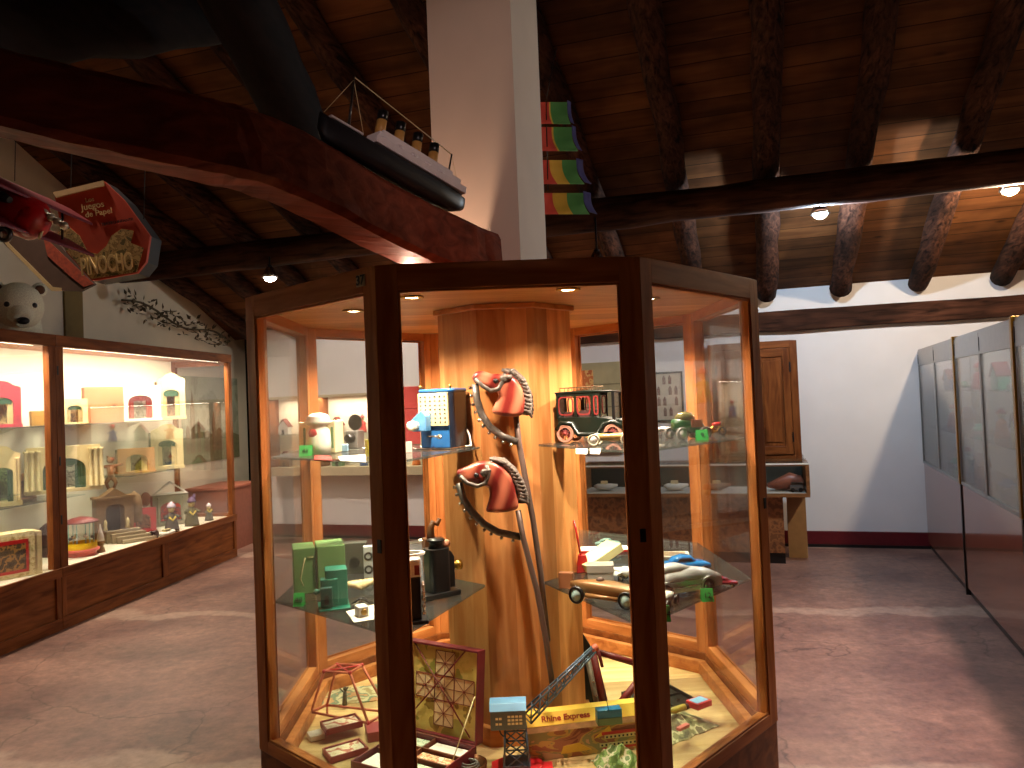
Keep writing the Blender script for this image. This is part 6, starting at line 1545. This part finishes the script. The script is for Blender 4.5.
# hull: x from -L/2 (bow, near) to L/2
o = MB(); o.loft([(-Ls*.5, .05, .004, .022), (-Ls*.46, .036, .016, .032), (-Ls*.36, .032, .034, .032), (-Ls*.1, .030, .042, .030), (Ls*.25, .030, .042, .030), (Ls*.42, .033, .034, .028), (Ls*.49, .04, .018, .020), (Ls*.5, .045, .006, .014)], 16, 3.2); o.build('hull', mat('hull black', (26, 24, 28), .5, var=.3), t)
M_sw = mat('ship white', (226, 214, 212), .6)
o = MB(); o.box(-Ls*.2, Ls*.46, -.036, .036, .060, .08).box(-Ls*.18, Ls*.42, -.03, .03, .08, .096).box(-Ls*.15, Ls*.36, -.024, .024, .096, .108).box(-Ls*.46, -Ls*.26, -.02, .02, .064, .07); o.build('decks', M_sw, t, bevel=.002)
for k_ in range(4):
    x = -Ls*.14+k_*Ls*.125; o = MB(); o.mt(0).lathe([(.017, .1), (.0165, .14)], 14, 'Z', (x, 0, 0)).mt(1).lathe([(.0168, .14), (.0168, .166), (.013, .167), (.013, .14)], 14, 'Z', (x, 0, 0)); o.build('funnel', [mat('funnel buff', (190, 140, 70), .5), M_black], t)
o = MB(); o.tube([(-Ls*.33, 0, .06), (-Ls*.345, 0, .21)], [.005, .0025], 6); o.build('foremast', M_black, t)
o = MB(); o.tube([(Ls*.36, 0, .06), (Ls*.37, 0, .17)], [.005, .0025], 6); o.build('aft_mast', M_black, t)
o = MB(); o.tube([(-Ls*.345, 0, .208), (Ls*.37, 0, .168)], .0015, 5).tube([(-Ls*.345, 0, .2), (-Ls*.48, 0, .075)], .001, 5).tube([(-Ls*.345, 0, .2), (-Ls*.24, 0, .08)], .001, 5).tube([(Ls*.37, 0, .168), (Ls*.48, 0, .06)], .001, 5); o.build('rigging', M_cream, t)
o = MB()
for s in (-1, 1):
    for k_ in range(5): o.ball((-Ls*.14+k_*Ls*.1, s*.032, .082), .008, 8, (2, .8, .7))
o.build('lifeboats', M_sw, t)
# rainbow pennants beside the pillar
Dr = 3.7; O = at(552, 216, Dr); t = root('rainbow_windsock', O, 0, 'string of four rainbow striped pennants hanging beside the white pillar', 'rainbow pennants')
def rq(px, py, y=0): v = at(px, py, Dr)-O; return Vector((v.x, y, v.z))
M_rb = [mat('rainbow %d' % i, c, .7) for i, c in enumerate(((214, 80, 64), (226, 186, 70), (96, 166, 90), (80, 84, 140), (70, 40, 60)))]
for i, (x0, x1, yt, yb, sk) in enumerate(((547, 571, 102, 125, 3), (548, 576, 127, 152, 6), (549, 583, 160, 185, 8), (550, 591, 193, 215, 6))):
    o = MB(); n = 4; N2 = 8; fr_ = (-.0, .3, .55, .85, 1.0)
    ws_ = [0, .3, .56, .86, 1.0] if i > 1 else [0, .42, .46, .9, 1.0]
    for k_ in range(4):
        o.mt(k_); xa = x0-14+(x1-x0+14)*ws_[k_]; xb_ = x0-14+(x1-x0+14)*ws_[k_+1]; vv = []
        for j in range(N2+1):
            s = j/N2; y = .02*math.sin(s*PI*1.3+k_); off = sk*s*s
            vv += [rq(xa+off, yt+(yb-yt)*s-(2 if k_ == 3 else 0), .02*math.sin(s*PI*1.3)), rq(xb_+off, yt+(yb-yt)*s, .02*math.sin(s*PI*1.3))]
        m = len(vv); vb = [v+Vector((0, .003, 0)) for v in vv]
        o.add(vv+vb, [(2*j, 2*j+1, 2*j+3, 2*j+2) for j in range(N2)]+[(m+2*j, m+2*j+2, m+2*j+3, m+2*j+1) for j in range(N2)]+[(0, m, m+1, 1), (m-2, m-1, 2*m-1, 2*m-2)]+[(2*j, 2*j+2, m+2*j+2, m+2*j) for j in range(N2)]+[(2*j+1, m+2*j+1, m+2*j+3, 2*j+3) for j in range(N2)], True)
    o.build('pennant', M_rb, t)
o = MB(); o.tube([rq(546, 100), rq(548, 190)], .003, 6).tube([rq(546, 100), rq(560, 20, .3)], .002, 5); o.build('hanging_cord', M_black, t)

# ================================================================ lamps
def bulb_lamp(P, lab, col, strg, W_l, spot=None, aim=None, up=.12):
    t = root('spot_lamp', P, 0, lab, 'ceiling spot lamp', 'small reflector lamps under the roof')
    o = MB(); o.lathe([(.02, .045), (.022, .06), (.022, .10), (.008, .105), (.008, up+.06), (0, up+.06)], 14); o.build('socket', M_black, t)
    o = MB(); o.lathe([(.046, -.012), (.04, .01), (.026, .04), (.018, .055)], 18); o.build('reflector', M_chrome, t)
    o = MB(); o.ball((0, 0, -.006), .036, 16, (1, 1, .85)); o.build('bulb', emis('bulb '+lab[:18], col, strg), t)
    if W_l:
        if spot: light('SPOT', 'lamp_light', (0, 0, -.04), W_l, col, t, size=.045, spot=math.radians(spot), rot=(V*math.cos(math.radians(aim))+Vector((0, 0, -math.sin(math.radians(aim))))).to_track_quat('-Z', 'Y').to_euler(), blend=.5)
        else: light('POINT', 'lamp_light', (0, 0, -.07), W_l, col, t, size=.045)
    for c_ in t.children:
        if c_.type == 'MESH' and c_.name.startswith(('reflector', 'bulb')): c_.scale = (1.6, 1.6, 1.5)
    return t
lp = at(820, 212, 5.95); bulb_lamp(lp, 'cool white reflector lamp under the long purlin, between two rafters', (.62, .82, 1), 45, 140)
lp = at(1010, 188, 5.55); bulb_lamp(lp, 'warm white reflector lamp under the purlin at the picture edge', (1, .80, .55), 45, 150)
lp = at(270, 276, 7.1); bulb_lamp(lp, 'small reflector lamp under the purlin above the aisle', (1, .88, .72), 45, 430, 110, 42)
lp = at(597, 262, 6.1); bulb_lamp(lp, 'tiny warm lamp low above the octagonal case roof', (1, .72, .45), 40, 8, up=.3)
# lamp on the roof of the octagonal case lighting the hewn beam
lp = at(408, 268, 2.86); lp.z = 2.055
t = root('beam_lamp', lp, 0, 'small halogen lamp lighting the end of the hewn beam from the case roof', 'halogen lamp')
o = MB(); o.box(-.02, .02, -.02, .02, -(lp.z-2.031), -.02); o.build('foot', M_black, t)
o = MB(); o.lathe([(.012, -.02), (.024, -.005), (.026, .004)], 14); o.build('reflector', M_chrome, t)
o = MB(); o.lathe([(0, .002), (.02, .003), (.02, 0), (0, -.002)], 14); o.build('bulb', M_hal, t)
light('POINT', 'lamp_light', (0, 0, .02), 9, (1, .64, .45), t, size=.02)
# lamps of the room that hang above and behind the camera
for (x, y, z, W_l, c, aim) in ((-2.75, 4.1, 4.1, 150, (1, .70, .55), (-2.1, 4.6, 0)), (2.65, 3.0, 3.7, 520, (1, .76, .70), (2.0, 4.0, 0))):
    P = Vector((x, y, z))
    t = root('spot_lamp', P, 0, 'reflector lamp hanging from the high purlin, out of the picture', 'ceiling spot lamp', 'reflector lamps on the high purlin')
    o = MB(); o.lathe([(.02, .045), (.022, .06), (.022, .10), (.008, .105), (.008, .35), (0, .35)], 14); o.build('socket', M_black, t)
    o = MB(); o.lathe([(.046, -.012), (.04, .01), (.026, .04), (.018, .055)], 18); o.build('reflector', M_chrome, t)
    light('SPOT', 'lamp_light', (0, 0, -.03), W_l, c, t, size=.06, spot=math.radians(62), rot=(Vector(aim)-P).to_track_quat('-Z', 'Y').to_euler(), blend=.9)

P = uv(.35, -.4, 2.85)  # added unseen spot that brightens the pillar and the beam end
t = root('spot_lamp', P, 0, 'reflector lamp on a long stem behind the camera, aimed at the pillar', 'ceiling spot lamp')
o = MB(); o.lathe([(.02, .045), (.022, .06), (.022, .10), (.008, .105), (.008, 2.1), (0, 2.1)], 14); o.build('socket', M_black, t)
o = MB(); o.lathe([(.046, -.012), (.04, .01), (.026, .04), (.018, .055)], 18); o.build('reflector', M_chrome, t)
light('SPOT', 'lamp_light', (0, 0, -.04), 105, (.97, .72, .70), t, size=.05, spot=math.radians(28), rot=(Vector((.0, 3.1, 2.72))-P).to_track_quat('-Z', 'Y').to_euler(), blend=.7)

# ================================================================ camera, world, view
cam = bpy.data.cameras.new('camera'); co = bpy.data.objects.new('camera', cam); COL.objects.link(co)
cam.sensor_width = 36; cam.lens = F/1024*36; cam.clip_start = .02
co.location = EYE; co.rotation_euler = CAMR.to_euler(); sc.camera = co
w = bpy.data.worlds.new('world'); sc.world = w; w.use_nodes = True
w.node_tree.nodes['Background'].inputs[0].default_value = (.55, .4, .36, 1); w.node_tree.nodes['Background'].inputs[1].default_value = .0
sc.view_settings.view_transform = 'Standard'; sc.view_settings.look = 'None'; sc.view_settings.gamma = 1; sc.view_settings.exposure = 0
sc.view_settings.use_curve_mapping = False
sc.cycles.use_denoising = True; sc.cycles.max_bounces = 10; sc.cycles.transparent_max_bounces = 24; sc.cycles.sample_clamp_indirect = 4
sc.cycles.caustics_reflective = False; sc.cycles.caustics_refractive = False
